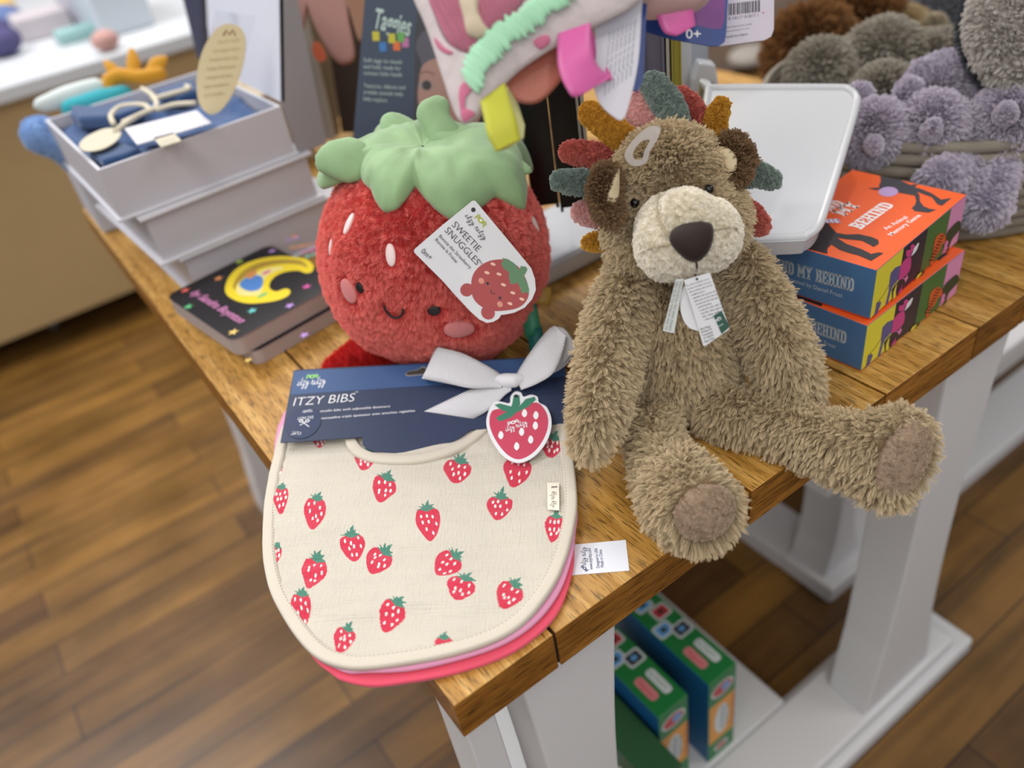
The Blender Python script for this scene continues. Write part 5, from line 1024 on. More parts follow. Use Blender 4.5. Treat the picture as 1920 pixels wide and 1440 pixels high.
for L, c in (([(700, 722), (1105, 620), (1188, 690), (770, 812)], '#cfcfd8'), ([(862, 775), (975, 745), (1020, 790), (905, 825)], '#c4bda8')):
    FK = Frame(onz(*c11(*L[0]), ZK + .016), (1, 0, .0), (0, 1, .0)); sl = slab(FK, FK.pxs([c11(*p) for p in L]), .0012, 'paper_tag', [mat('ptag' + c[1:], c, .5)], knit)
    pr = Print(.00005); a = FK.pxs([c11(*p) for p in ((790, 735), (1080, 660), (800, 760), (1000, 712))]) if c == '#cfcfd8' else FK.pxs([c11(*p) for p in ((905, 800), (985, 780), (905, 812), (985, 795))])
    pr.text('COTTON KNITS FOR BABY', a[0], a[1], mat('grey_lettering', '#6d6f78', .5), .004); pr.text('soft and washable', a[2], a[3], mat('grey_lettering', '#6d6f78', .5), .003); pr.build('lettering', FK, sl)
FK = Frame(onz(*c11(562, 785), ZK + .014), (1, 0, 0), (0, 1, 0)); L = [(445, 810), (490, 765), (580, 725), (650, 722), (680, 750), (650, 795), (580, 835), (500, 850), (460, 840)]
sl = slab(FK, [tuple(p) for p in spline(FK.pxs([c11(*p) for p in L]), 4, True)], .0012, 'paper_tag', [mat('ptagc4bda8', '#c4bda8', .5)], knit)
mb = MB(); mb.tube([onz(*c11(*p), ZK + .015) for p in ((650, 740), (700, 700), (760, 660))], .004, 8); mb.build('ribbon', CRM, knit, True)
# oval tag in an acrylic stand
OV = Frame(dep(413, 215, depth_of(onz(413, 215, ZK + .01)) - .01), CM @ V((1, 0, 0)), V((0, 0, 1)) + CM @ V((0, 1, 0)) * .5)
ovt = thing('oval_sign', 'cream oval paper sign on a clear acrylic stand in the open grey box', 'sign', OV.p3(0, 0))
L = [(1300, 135), (1350, 155), (1380, 220), (1375, 320), (1345, 440), (1290, 560), (1230, 630), (1170, 640), (1120, 580), (1105, 480), (1115, 370), (1150, 260), (1210, 170), (1260, 138)]
sl = slab(OV, [tuple(p) for p in spline(OV.pxs([c11(*p) for p in L]), 4, True)], .0015, 'oval_card', [mat('oval_card', '#cdbf98', .6)], ovt)
pr = Print(.00005); G_ = mat('tan_lettering', '#a39164', .6)
for i, (y, w, s_) in enumerate(((240, 120, 'hand made'), (290, 150, 'soft organic cotton'), (340, 160, 'knitted with love'), (390, 160, 'baby blankets'), (440, 150, 'rompers and hats'), (490, 140, 'sizes newborn'), (540, 110, 'to 12 months'))): a = OV.pxs([c11(1290 - i * 14 - w / 2, y + 8), c11(1290 - i * 14 + w / 2, y - 8)]); pr.text(s_, a[0], a[1], G_, .0045)
a = OV.pxs([c11(*p) for p in ((1255, 200), (1275, 170), (1290, 195), (1310, 168), (1325, 200))]); pr.stroke(a, .002, mat('brown_lettering', '#8a6040', .6)); pr.build('lettering', OV, sl)
ACR = mat('clear_acrylic', '#eef0f4', .05, trans=.95, alpha=.35)
q = OV.pxs([c11(*p) for p in ((1200, 60), (1430, 90), (1270, 668), (1190, 655), (1100, 600))]); slab(OV, q, .002, 'acrylic_back', [ACR], ovt, base=-.004)
# ================================================================== things beyond the grey boxes
def placed_box(px, py, z, w, d, h, yaw, name, m, label, cat):
    p = onz(px, py, z); mb = MB(); mb.box((-w / 2, 0, 0), (w / 2, d, h), 0, Matrix.Translation((p.x, p.y, 0)) @ Matrix.Rotation(yaw, 4, 'Z') @ Matrix.Translation((0, 0, z))); return tag(bevel(mb.build(name, m), .003), label, cat)
mb = MB(); mb.box((.004, 1.02, .0003), (.12, 1.15, .095)); tag(bevel(mb.build('storage_box', mat('pale_box', '#b9bac4', .6)), .003), 'pale box behind the grey keepsake boxes at the table corner', 'box')
mb = MB(); mb.box((.135, 1.00, .0003), (.36, 1.15, .125)); tag(bevel(mb.build('storage_box', mat('warm_box', '#b9aa90', .6)), .003), 'tan box under the mustard felt crown', 'box')
Y1 = lambda x, y: onpl(x, y, (0, 1.10, 0), (0, 1, 0)); v, f = blob([[(Y1(78, 197), .012), (Y1(130, 180), .016), (Y1(182, 163), .014)], [(Y1(100, 185), .010), (Y1(160, 165), .012)]], .005, 6); tag(obj('folded_cloth', v, f, mat('white_cloth', '#c9d2d0', .9), None, True), 'white folded cloth lying beyond the open grey box', 'cloth')
p = onpl(135, 205, (0, 1.08, 0), (0, 1, 0)); v, f = blob([[(p, .016), (p + V((.05, -.01, 0)), .018), (p + V((.08, .0, .0)), .012)]], .005, 6); tag(obj('folded_cloth', v, f, mat('teal_cloth', '#2f9aa6', .9), None, True), 'teal folded cloth beside the rim of the open grey box', 'cloth')
p = onpl(98, 258, (0, 1.0, 0), (0, 1, 0)); v, f = blob([[(p + V((-.012, 0, .008)), .024), (p + V((.015, -.004, -.012)), .026), (p + V((.01, .0, -.035)), .016)]], .005, 6); o = tag(obj('knitted_bootie', v, f, [mat('light_blue_knit', '#8fb0dc', .95), furmat('light_blue_nap', '#86a8d8', '#b2cdee', .9)], None, True), 'light blue fluffy baby bootie hanging over the table corner', 'bootie'); fur(o, 600, .004, 20, .0003, .1, (0, 0, 0), brown=.001, mslot=2)
# mustard felt crown
cr = thing('felt_crown', 'mustard yellow felt crown with rounded points, behind the open grey box', 'toy crown', (.2, 1.03, .125)); MU = mat('mustard_felt', '#c28a1e', .9, sheen=.3)
cd0 = depth_of(V((.2, 1.02, .15)))
for L, r in (([(200, 175), (205, 150), (225, 140), (262, 145), (300, 138)], 14),): 
    v, f = blob([[(dep(x, y, cd0), r * cd0 / FPX) for x, y in L]], .004, 5); obj('band', v, f, MU, cr, True)
for L, w_ in (([(222, 145), (210, 128), (198, 118)], 13), ([(250, 140), (250, 115), (246, 95)], 15), ([(285, 140), (295, 120), (308, 112)], 17)):
    v, f = flat_leafy('point', [dep(x, y, cd0) for x, y in L], [w_ * cd0 / FPX, w_ * cd0 / FPX, w_ * .6 * cd0 / FPX], None, None, .5, None, .004); obj('point', v, f, MU, cr, True)
# navy fabric bolt beside the lid
FQ = Frame(dep(365, 60, cd0 + .04), CM @ V((1, 0, 0)), V((0, 0, 1))); tag(slab(FQ, FQ.pxs([(334, -30), (376, -30), (384, 120), (368, 110)]), .03, 'folded_blanket', [mat('slate_blanket', '#4a4e66', .9)], bev=.004), 'slate blue folded blanket standing behind the box lid', 'blanket')
# ================================================================== counter across the aisle
ct = thing('shop_counter', 'long pale wood counter with white top across the aisle', 'counter', (-.3, 3.0, -.76))
mb = MB(); mb.box((-3.0, 2.32, -.68), (.78, 4.2, -.05)); mb.build('counter_body', mat('pale_laminate', '#b69b6e', .6, mottle=(6, .12)), ct)
mb = MB(); mb.box((-3.02, 2.28, -.05), (.80, 5.4, -.008)); bevel(mb.build('countertop', mat('counter_white', '#cfd2d6', .3), ct), .006)
for x, y in ((-.16, 2.45), (.55, 2.5), (-1.6, 2.45)): mb = MB(); mb.ell((x, y, -.72), (.02, .04, .04), None, 16, 10); mb.build('caster', mat('caster_grey', '#6d6d70', .4), ct, True)
def lump(px, py, z, r, col, name, label, cat, sq=.8, lay=None):
    p = onz(px, py, z); mb = MB(); mb.ell((p.x, p.y, z + r * sq), (r * 1.1, r, r * sq), None, 22, 14)
    if lay: mb.ell((p.x + r * lay[0], p.y, z + r * sq * 1.6), (r * .6, r * .55, r * .6), None, 18, 12)
    return tag(mb.build(name, mat('bg_' + col[1:], col, .85, bump=(90, .3, .004)), None, True), label, cat)
def crate(px, py, z, w, d, h, col, name, label, cat): 
    p = onz(px, py, z); mb = MB(); mb.box((p.x - w / 2, p.y, z), (p.x + w / 2, p.y + d, z + h)); return tag(bevel(mb.build(name, mat('bg_' + col[1:], col, .6)), .008), label, cat)
ztop = -.0075
lump(14, 105, ztop, .055, '#4a4670', 'soft_toy', 'dark violet soft toy at the far left of the white counter', 'soft toy', lay=(.2, 0)); lump(22, 62, ztop, .055, '#5c6f9c', 'soft_toy', 'blue soft toy behind the violet one on the white counter', 'soft toy'); lump(6, 45, ztop, .06, '#d8b25a', 'soft_toy', 'yellow soft toy at the far left edge of the white counter', 'soft toy')
crate(95, 70, ztop, .16, .15, .07, '#bab2b6', 'display_box', 'pale pinkish box on the white counter beside the coloured toys', 'box'); crate(160, 75, ztop, .14, .08, .035, '#8fb5b3', 'display_box', 'teal-edged low box in the middle of the white counter', 'box'); crate(190, 40, ztop, .16, .2, .12, '#c9c5cf', 'display_box', 'tall whitish box on the white counter', 'box')
crate(245, 60, ztop, .16, .3, .2, '#b9c2ca', 'display_box', 'pale blue-grey box near the right end of the white counter', 'box'); lump(205, 95, ztop, .035, '#b98f88', 'soft_toy', 'small dusty pink soft toy beside the pale blue-grey box', 'soft toy')
crate(318, 110, -.76, .32, .3, 1.3, '#a9a49f', 'display_column', 'greige display column standing at the right end of the white counter', 'column')
# ================================================================== teether packs, wooden boards behind the strawberry
def board(loop, depth_, th, name, m, label, cat, bev=.002):
    P = [dep(x, y, depth_) for x, y in loop]; lo = min(p.z for p in P); F = Frame(P[0], V((VIEW.y, -VIEW.x, 0)), V((0, 0, 1)) + V((VIEW.x, VIEW.y, 0)) * .25); o = slab(F, F.pxs(loop), th, name, [m], bev=bev); return tag(o, label, cat)
TTH = mat('silicone_rose', '#8a5f57', .5); TTO = mat('silicone_orange', '#b5502a', .5)
dT = 1.12
board([(528, -30), (560, -30), (628, 262), (586, 262)], dT + .1, .02, 'leaning_board', mat('greige_board', '#8f8a82', .6), 'greige board leaning beside the grey box lid', 'board')
board([(555, -30), (600, -30), (636, 255), (606, 255)], dT + .15, .02, 'leaning_board', mat('taupe_board', '#6f6048', .6), 'narrow taupe board behind the hanging rose teethers', 'board')
board([(598, -30), (690, -30), (682, 250), (640, 250)], dT + .20, .02, 'leaning_board', mat('dark_walnut_board', '#2e2018', .6), 'dark walnut board between the teethers and the blue card', 'board')
for L, lab in (([(532, -20), (575, -20), (572, 30), (562, 75), (548, 70), (540, 30)], 'narrow rose teether pack hanging by the grey lid'), ([(575, -20), (640, -20), (655, 40), (664, 100), (650, 116), (628, 112), (600, 70), (582, 30)], 'wide rose teether pack with orange tip'), ([(640, -20), (684, -20), (682, 60), (672, 75), (655, 20)], 'brown teether pack behind the blue card')):
    P0 = dep(L[0][0], 40, dT); F = Frame(P0, CM @ V((1, 0, 0)), CM @ V((0, 1, 0))); t = thing('teether_pack', lab, 'teether', P0); slab(F, [tuple(p) for p in spline(F.pxs(L), 4, True)], .01, 'silicone_body', [TTH if 'brown' not in lab else mat('silicone_brown', '#7a5238', .5)], t, bev=.003)
    pr = Print(); 
    if 'wide' in lab: pr.poly(F.pxs([(586, 82), (600, 80), (612, 108), (600, 116), (588, 104)]), TTO, 3); pr.build('orange_tip', F, t)
    elif 'narrow' in lab: pr.poly(F.pxs([(532, 0), (545, -5), (548, 14), (538, 16)]), TTO, 3); pr.build('orange_mark', F, t)
# ================================================================== blue toy card with baby photo
dC = .97; P0 = dep(680, 250, dC); FC = Frame(P0, CM @ V((1, 0, 0)), V((0, 0, 1)) + CM @ V((0, 1, 0)))
tc_ = thing('toy_card', 'dark blue printed toy card with colourful logo and baby photo', 'packaging card', P0)
cl = slab(FC, FC.pxs([(687, -40), (662, 262), (1004, 270), (1002, -40)]), .002, 'card', [mat('card_deep_blue', '#24364f', .45)], tc_)
pr = Print(.00005); X = lambda L: FC.pxs(L)
pr.poly(X([(790, -30), (1000, -30), (1002, 268), (775, 265), (778, 60)]), mat('photo_backdrop', '#2a2b33', .5)); pr.poly(X([(935, 190), (1000, 170), (1002, 268), (930, 262)]), mat('photo_grey_cloth', '#5d5f66', .5))
pr.poly(X([(790, 118), (780, 90), (790, 62), (820, 50), (870, 50), (920, 80), (930, 140), (900, 180), (800, 180)]), mat('photo_hat', '#4c4a58', .5), 4)
SKN = mat('photo_skin', '#a07b70', .5); pr.poly(X([(786, 150), (795, 120), (830, 108), (880, 118), (905, 160), (900, 220), (870, 258), (820, 262), (795, 235), (784, 190)]), SKN, 4)
for x, y in ((799, 160), (858, 168)): pr.ell(FC.px(x, y), .009, .0055, mat('photo_eye_white', '#8f7f80', .5)); pr.ell(FC.px(x + 1, y), .0055, .0055, mat('photo_iris', '#2a2628', .5)); pr.stroke(X([(x - 15, y - 20), (x, y - 26), (x + 16, y - 20)]), .0016, mat('photo_brow', '#6d5048', .5), 3)
pr.poly(X([(822, 205), (832, 200), (840, 215), (832, 224), (820, 222)]), mat('photo_nose', '#8c665c', .5), 3); pr.poly(X([(812, 240), (830, 234), (850, 240), (832, 250)]), mat('photo_lips', '#8f4f4f', .5), 3)
LW = mat('logo_white', '#a9c0bb', .5); a = X([(700, 52), (768, 68), (700, 66), (765, 80)]); pr.text('Taggies', a[0], a[1], LW, .022, .1, .02)
for x, y, cn in ((718, 88, '#2a6fb0'), (744, 86, '#d0662a'), (760, 80, '#b06a9c'), (705, 68, '#b8b22c'), (735, 72, '#b8b22c'), (752, 70, '#5aa04a')): c_ = FC.px(x, y); pr.poly([(c_[0] - .004, c_[1] - .005), (c_[0] + .004, c_[1] - .005), (c_[0] + .004, c_[1] + .005), (c_[0] - .004, c_[1] + .005)], mat('logo_' + cn[1:], cn, .5))
for i, (s_, w) in enumerate((('Soft tags to touch', 72), ('and hold, made for', 70), ('curious little hands', 72), ('', 0), ('Textures, ribbons and', 78), ('crinkle sounds help', 74), ('baby explore', 44))):
    if s_: a = X([(682, 116 + i * 12), (682 + w, 120 + i * 12)]); pr.text(s_, a[0], a[1], LW, .0048)
pr.build('printed_face', FC, cl)
# ================================================================== hanging crinkle toy at the top
dH = .50; FH = Frame(dep(950, 80, dH), CM @ V((1, 0, 0)), CM @ V((0, 1, .12))); X = lambda L: FH.pxs(L)
ck = thing('crinkle_toy', 'pink and white quilted crinkle toy with ribbon loops hanging in front of the shelf', 'baby toy', FH.p3(0, 0))
L = [(752, -60), (776, 0), (800, 55), (828, 140), (850, 205), (866, 230), (884, 228), (910, 205), (960, 145), (1030, 95), (1110, 52), (1190, 10), (1260, -60)]
loop = [tuple(p) for p in spline(X(L), 5)]; cen = V(FH.px(960, -20)); v = []; f = []; n = len(loop); NRr = 14
for sgn in (1, -1):
    for i in range(NRr + 1):
        t = i / NRr
        for q in loop: p = cen + (V(q) - cen) * t; v.append(FH.p3(p.x, p.y, sgn * (.0015 + .0085 * (1 - t ** 4)) + .0012 * noise.noise(V((p.x * 120, p.y * 120, sgn)))))
Mq = (NRr + 1) * n
for i in range(NRr):
    for j in range(n - 1): a, b, c, d = i * n + j, (i + 1) * n + j, (i + 1) * n + j + 1, i * n + j + 1; f += [(a, b, c, d), (Mq + d, Mq + c, Mq + b, Mq + a)]
for j in range(n - 1): a = NRr * n + j; f.append((a, Mq + a, Mq + a + 1, a + 1))
obj('quilted_body', v, f, mat('quilt_white', '#c9bfc0', .85, bump=(120, .5, .002)), ck, True)
BH = bvh_of(v, f)
PKC = knitmat('pink_corduroy', '#b5697f', 110); MNT = mat('mint_fringe', '#a6d9b8', .9, sheen=.4); SPT = mat('quilt_pink_spot', '#c76f8e', .85)
def on_ck(L, name, m, lift=.001, dome=.003, lab=None): return traced(BH, L, name, m, ck, lift, dome, 6)
on_ck([(808, -20), (818, 35), (838, 78), (870, 98), (892, 96), (925, 60), (965, 25), (990, -20), (900, -25)], 'corduroy_panel', PKC, .001, .003)
on_ck([(862, -22), (872, 40), (882, 68), (905, 74), (915, 62), (900, 30), (896, -20)], 'felt_foot', mat('quilt_cream', '#c6b8a0', .9, sheen=.3), .004, .004)
for L in ([(1000, 78), (1012, 68), (1028, 66), (1030, 80), (1012, 92)], [(815, 70), (832, 88), (850, 98), (840, 102), (822, 90)], [(862, 165), (880, 150), (892, 155), (880, 175), (868, 190), (872, 205), (864, 208)], [(884, 140), (898, 130), (900, 150), (890, 165)], [(865, 205), (880, 205), (890, 215), (870, 228)]): on_ck(L, 'printed_spot', SPT, .0008, .0006)
mb = MB(); fr_pts = spline([(885, 158), (895, 125), (915, 95), (950, 62), (1000, 30), (1060, -20)], 10)
for i, (x, y) in enumerate(fr_pts):
    p, nn = hit(BH, x, y)
    if p is None: continue
    t_ = FH.r * math.cos(.75) + FH.u * math.sin(.75); s_ = nn.cross(t_).normalized(); sc = .0052 + .0018 * random.random(); mb.ell(p + nn * .004 + s_ * random.uniform(-.0015, .0015), (sc * 1.3, .0018, .0022), Matrix((s_, t_, nn)).transposed(), 12, 8)
mb.build('mint_ruffle', MNT, ck, True)
# teether corner with raised dots
FT2 = Frame(dep(1005, 140, dH + .012), CM @ V((1, 0, 0)), CM @ V((0, 1, 0))); th_ = slab(FT2, [tuple(p) for p in spline(FT2.pxs([(948, 150), (958, 178), (985, 190), (1015, 185), (1050, 150), (1075, 110), (1075, 60), (1000, 90)]), 4, True)], .007, 'teether', [mat('terracotta_silicone', '#a96250', .4)], ck, bev=.002)
mb = MB()
for i in range(8):
    for j in range(3): p = FT2.px(975 + i * 10 - j * 2, 160 - i * 6.0 + j * 9 - 3); mb.ell(FT2.p3(p[0], p[1], 0), (.0006, .0006, .0005), None, 8, 5)
mb.build('raised_dots', mat('terracotta_dots', '#b8735f', .4), th_, True)
SATP = mat('pink_satin', '#d05fa0', .35, sheen=.3); YR = mat('yellow_ribbon', '#b8b830', .5, bump=(500, .4, .0006)); YR2 = mat('yellow_ribbon_back', '#c9c98a', .5)
lf = lambda A, Bb, nm, m, par: loft([dep(x, y, dH + z) for x, y, z in A], [dep(x, y, dH + z) for x, y, z in Bb], .0005, nm, m, par, 8, 5)
lf([(1048, 48, -.004), (1045, 90, -.008), (1048, 130, -.010), (1062, 165, -.010), (1080, 182, -.007), (1120, 160, 0), (1145, 145, .004)], [(1108, 42, -.004), (1108, 70, -.006), (1112, 100, -.006), (1120, 120, -.003), (1130, 132, .0), (1142, 140, .004), (1146, 142, .006)], 'pink_ribbon_loop', SATP, ck)
lf([(1146, 140, .006), (1130, 110, .012), (1112, 60, .010), (1100, 30, .008)], [(1148, 150, .006), (1120, 150, .014), (1100, 90, .014), (1080, 40, .010)], 'pink_ribbon_back', SATP, ck)
lf([(900, 190, -.003), (908, 225, -.006), (915, 255, -.007), (930, 285, -.004)], [(946, 155, -.003), (956, 190, -.005), (968, 225, -.005), (976, 262, -.002)], 'yellow_ribbon_loop', YR, ck)
lf([(930, 285, -.004), (955, 278, .004), (982, 258, .008)], [(950, 160, .004), (970, 195, .010), (984, 235, .010)], 'yellow_ribbon_back', YR2, ck)
# white swing label
FW = Frame(dep(1165, 120, dH - .005), CM @ V((.35, 0, .93)), CM @ V((.05, 1, 0))); 
fwl = slab(Frame(dep(1165, 120, dH + .01), CM @ V((1, 0, 0)), CM @ V((0, 1, 0))), [tuple(p) for p in spline(Frame(dep(1165, 120, dH + .01), CM @ V((1, 0, 0)), CM @ V((0, 1, 0))).pxs([(1118, -60), (1205, -60), (1203, 20), (1196, 120), (1178, 200), (1166, 224), (1150, 218), (1126, 195), (1114, 160), (1118, 100)]), 4, True)], .001, 'swing_label', [mat('swing_white', '#bdbcc6', .4)], ck)
FWL = Frame(dep(1165, 120, dH + .0099), CM @ V((1, 0, 0)), CM @ V((0, 1, 0))); pr = Print(); gi = mat('label_faint', '#77778a', .6)
for i in range(7): a = FWL.pxs([(1135 + i * 8, 180 - i * 6), (1145 + i * 8, 60 - i * 4)]); pr.text('wash gently by hand only', a[0], a[1], gi, .0014)
pr.build('lettering', FWL, fwl)
FB2 = Frame(dep(1195, 100, dH + .02), CM @ V((1, 0, 0)), CM @ V((0, 1, 0))); slab(FB2, FB2.pxs([(1188, -60), (1216, -60), (1206, 150), (1196, 172), (1184, 168)]), .0015, 'blue_backing_card', [mat('royal_blue_card', '#1c3a7c', .4)], ck)
# two packaging cards at the top
dK = .56; FK1 = Frame(dep(1290, 50, dK), CM @ V((1, 0, 0)), CM @ V((-.04, 1, 0))); X = lambda L: FK1.pxs(L)
t = thing('toy_card', 'royal blue toy card marked 0+ hanging at the top centre', 'packaging card', FK1.p3(0, 0))
cl = slab(FK1, [tuple(p) for p in X([(1200, -60), (1368, -60), (1362, 60), (1359, 78), (1348, 86), (1330, 86), (1262, 74), (1206, 58)])], .001, 'card', [mat('royal_blue_card', '#1c3a7c', .4)], t)
pr = Print(); pr.poly(X([(1290, -60), (1362, -60), (1358, 40), (1352, 54), (1335, 54), (1292, 44)]), mat('card_purple', '#6d2f78', .4)); a = X([(1286, 72), (1314, 72)]); pr.text('0+', a[0], a[1], WPRINT, .0065, 0, .01); pr.build('lettering', FK1, cl)
P0 = dep(1262, 10, dK - .03); v, f = blob([[(dep(1225, -30, dK - .03), .022), (dep(1290, -28, dK - .03), .0175)]], .003, 6); tag(obj('plush_ball', v, f, mat('blush_plush', '#bf9f9c', .8, sheen=.3), None, True), 'blush pink plush toy peeking in above the blue 0+ card', 'soft toy')
lf([(1222, -20, .03), (1230, 25, .028), (1245, 60, .03), (1268, 68, .032)], [(1300, -20, .03), (1300, 15, .028), (1302, 35, .03), (1304, 48, .032)], 'ribbon', SATP, t)
FK2 = Frame(dep(1400, 30, dK + .012), CM @ V((1, 0, 0)), CM @ V((.02, 1, 0))); X = lambda L: FK2.pxs(L)
t = thing('barcode_card', 'white hang card with barcode and MADE IN CHINA print', 'packaging card', FK2.p3(0, 0))
cl = slab(FK2, X([(1340, -60), (1452, -60), (1451, 55), (1446, 68), (1434, 75), (1346, 87), (1340, 80)]), .001, 'card', [mat('lilac_white_card', '#b7b0be', .4)], t)
pr = Print(); x = 1366
while x < 1424: w = random.choice((1.2, 2, 3)); y0 = 29 - (x - 1366) * .12; pr.poly(X([(x, y0), (x + w, y0), (x + w, y0 - 22), (x, y0 - 22)]), INK, 0, False) if pr.k else pr.poly(X([(x, y0), (x + w, y0), (x + w, y0 - 22), (x, y0 - 22)]), INK); x += w + random.choice((1.2, 2))
for s_, p, q in (('8 14117 01817 1', (1366, 38), (1422, 31)), ('MARY MEYER PACKAGE / TAGGIES', (1362, 53), (1410, 46)), ('United States Patent No. D1 14,774', (1362, 60), (1405, 54)), ('MADE IN CHINA', (1360, 72), (1402, 66))): a = X([p, q]); pr.text(s_, a[0], a[1], INK)
a = X([(1431, 24)])[0]; pr.ell(a, .0006, .0006, mat('red_dot', '#b04050', .5)); pr.build('lettering', FK2, cl)
# ================================================================== rope basket of plush animals
bc = V((.865, .235, 0)); bk = thing('rope_basket', 'cream coiled rope basket full of plush animals at the right edge', 'basket', bc)
rope = bpy.data.materials.new('cotton_rope'); rope.use_nodes = True; nt = rope.node_tree; b_ = nt.nodes['Principled BSDF']; b_.inputs['Base Color'].default_value = C('#b9ab98'); b_.inputs['Roughness'].default_value = .9
u_ = nt.nodes.new('ShaderNodeUVMap'); w_ = nt.nodes.new('ShaderNodeTexWave'); w_.inputs['Scale'].default_value = 1; w_.bands_direction = 'DIAGONAL'; mp_ = nt.nodes.new('ShaderNodeMapping'); mp_.inputs['Scale'].default_value = (26, 1.1, 1); nt.links.new(u_.outputs[0], mp_.inputs[0]); nt.links.new(mp_.outputs[0], w_.inputs[0]); bp_ = nt.nodes.new('ShaderNodeBump'); bp_.inputs['Distance'].default_value = .003; bp_.inputs['Strength'].default_value = .9; nt.links.new(w_.outputs[1], bp_.inputs['Height']); nt.links.new(bp_.outputs[0], b_.inputs['Normal'])
mx_ = nt.nodes.new('ShaderNodeMixRGB'); mx_.inputs[1].default_value = C('#b3a590'); mx_.inputs[2].default_value = C('#ddd3c4'); nt.links.new(w_.outputs[1], mx_.inputs[0]); nt.links.new(mx_.outputs[0], b_.inputs['Base Color'])
v = []; f = []; uvs = []; NA2, NP = 120, 7; rr0 = .0068; rows = 9
for k in range(rows):
    R0 = .188 + .012 * math.sin(PI * k / 10); z = .0075 + k * .0128
    base_ = len(v)
    for i in range(NA2):
        a = 2 * PI * i / NA2
        for j in range(NP + 1):
            b = -PI / 2 - .35 + (PI + .7) * j / NP; r_ = R0 + rr0 * math.cos(b); v.append(bc + V((r_ * math.cos(a), r_ * math.sin(a) * 1.0, z + rr0 * math.sin(b))))
    for i in range(NA2):
        for j in range(NP): f.append((base_ + i * (NP + 1) + j, base_ + ((i + 1) % NA2) * (NP + 1) + j, base_ + ((i + 1) % NA2) * (NP + 1) + j + 1, base_ + i * (NP + 1) + j + 1)); uvs.append((i, j))
o = obj('coiled_wall', v, f, rope, bk, True); o.modifiers.new('thickness', 'SOLIDIFY').thickness = .004; uv = o.data.uv_layers.new(name='run')
for p, (i, j) in zip(o.data.polygons, uvs):
    for li, (di, dj) in zip(p.loop_indices, ((0, 0), (1, 0), (1, 1), (0, 1))): uv.data[li].uv = ((i + di) / 4, (j + dj) / NP * 2)
mb = MB(); mb.tube([bc + V((0, 0, .0005)), bc + V((0, 0, .011))], .187, 60); mb.build('bottom', rope, bk)
LAV = furmat('lavender_fur', '#aaa2b4', '#dcd5e2', .85); LAVB = mat('lavender_backing', '#8d8798', .95)
def plush_animal(px, py, depth_, r, label, B_, F_, group, trunk=True, ears=(), arms=(), n=3600, L=.0075, kids=22, name='plush_elephant', sq=(1, 1, 1.05)):
    c = dep(px, py, depth_); t = thing(name, label, 'stuffed toy', c, group); k = depth_ / FPX
    def ex(mb): mb.ell(c, (r * sq[0], r * sq[1], r * sq[2]), None, 26, 18)
    v, f = blob([], max(.004, r * .08), 5, ex); o = obj('head', v, f, [B_, F_], t, True); fur(o, n, L, kids, .0003, .35, (0, 0, -L * .25), brown=L * .15, mslot=2, rnd=L * .3)
    if trunk:
        a, b = trunk; v, f = blob([[(dep(px + a[0], py + a[1], depth_ - r * .92), r * .30), (dep(px + a[2], py + a[3], depth_ - r * 1.10), r * .24), (dep(px + b[0], py + b[1], depth_ - r * 1.22), r * .17)]], .003, 5); o = obj('trunk', v, f, [B_, F_], t, True); fur(o, 500, L * .3, kids, .00025, .2, (0, 0, 0), brown=L * .08, mslot=2, rnd=L * .1)
    for L_ in ears: v, f = flat_leafy('ear', [dep(x, y, depth_ - dz) for x, y, dz, rr in L_], [rr for *_, rr in L_], None, None, .5, None, .004); o = obj('ear', v, f, [B_, F_], t, True); fur(o, 700, L * .8, kids, .0003, .3, (0, 0, 0), brown=L * .15, mslot=2, rnd=L * .3)
    for L_ in arms: v, f = blob([[(dep(x, y, depth_ - dz), rr) for x, y, dz, rr in L_]], .004, 5); o = obj('arm', v, f, [B_, F_], t, True); fur(o, 900, L, kids, .0003, .35, (0, 0, -L * .25), brown=L * .15, mslot=2, rnd=L * .3)
    return t
G = 'lavender plush elephants in the rope basket'
dB = depth_of(V((.76, .16, .13))); print('basket depth', dB)
TRK = ((0, 8, 2, 0), (8, -8))
plush_animal(1745, 240, dB - .01, .034, 'lavender plush elephant facing out with curled trunk, in the middle of the basket front', LAVB, LAV, G, TRK, ears=([(1700, 180, .0, .012), (1705, 170, 0, .012)], [(1800, 250, -.02, .02), (1815, 265, -.02, .022), (1820, 290, -.02, .012)]))
plush_animal(1638, 248, dB + .0, .031, 'lavender plush elephant nearest the white tray, face turned down', LAVB, LAV, G, ((0, 22, 2, 28), (4, 34)), ears=([(1605, 190, 0, .012), (1612, 180, 0, .012)],))
plush_animal(1893, 228, dB - .03, .036, 'lavender plush elephant cut off by the right edge of the picture', LAVB, LAV, G, ((-8, -12, -6, -20), (0, -14)))
plush_animal(1775, 150, dB + .03, .034, 'lavender plush elephant lying on its side atop the pile', LAVB, LAV, G, ((55, 25, 62, 32), (66, 40)), ears=([(1725, 155, .01, .014), (1735, 145, .01, .018)],), sq=(1.4, 1, .75))
plush_animal(1836, 345, dB + .0, .018, 'lavender plush elephant with two paws hanging over the basket rim', LAVB, LAV, G, False, arms=([(1845, 315, .01, .016), (1800, 325, .03, .018), (1760, 338, .045, .019)], [(1880, 310, .03, .015), (1862, 350, .05, .016), (1848, 388, .055, .019)]), n=900)
GRF = furmat('grey_fur', '#8d877c', '#b9b2a5', .85); GRB_ = mat('grey_backing', '#6d675e', .95); G2 = 'grey plush animals behind the lavender ones'
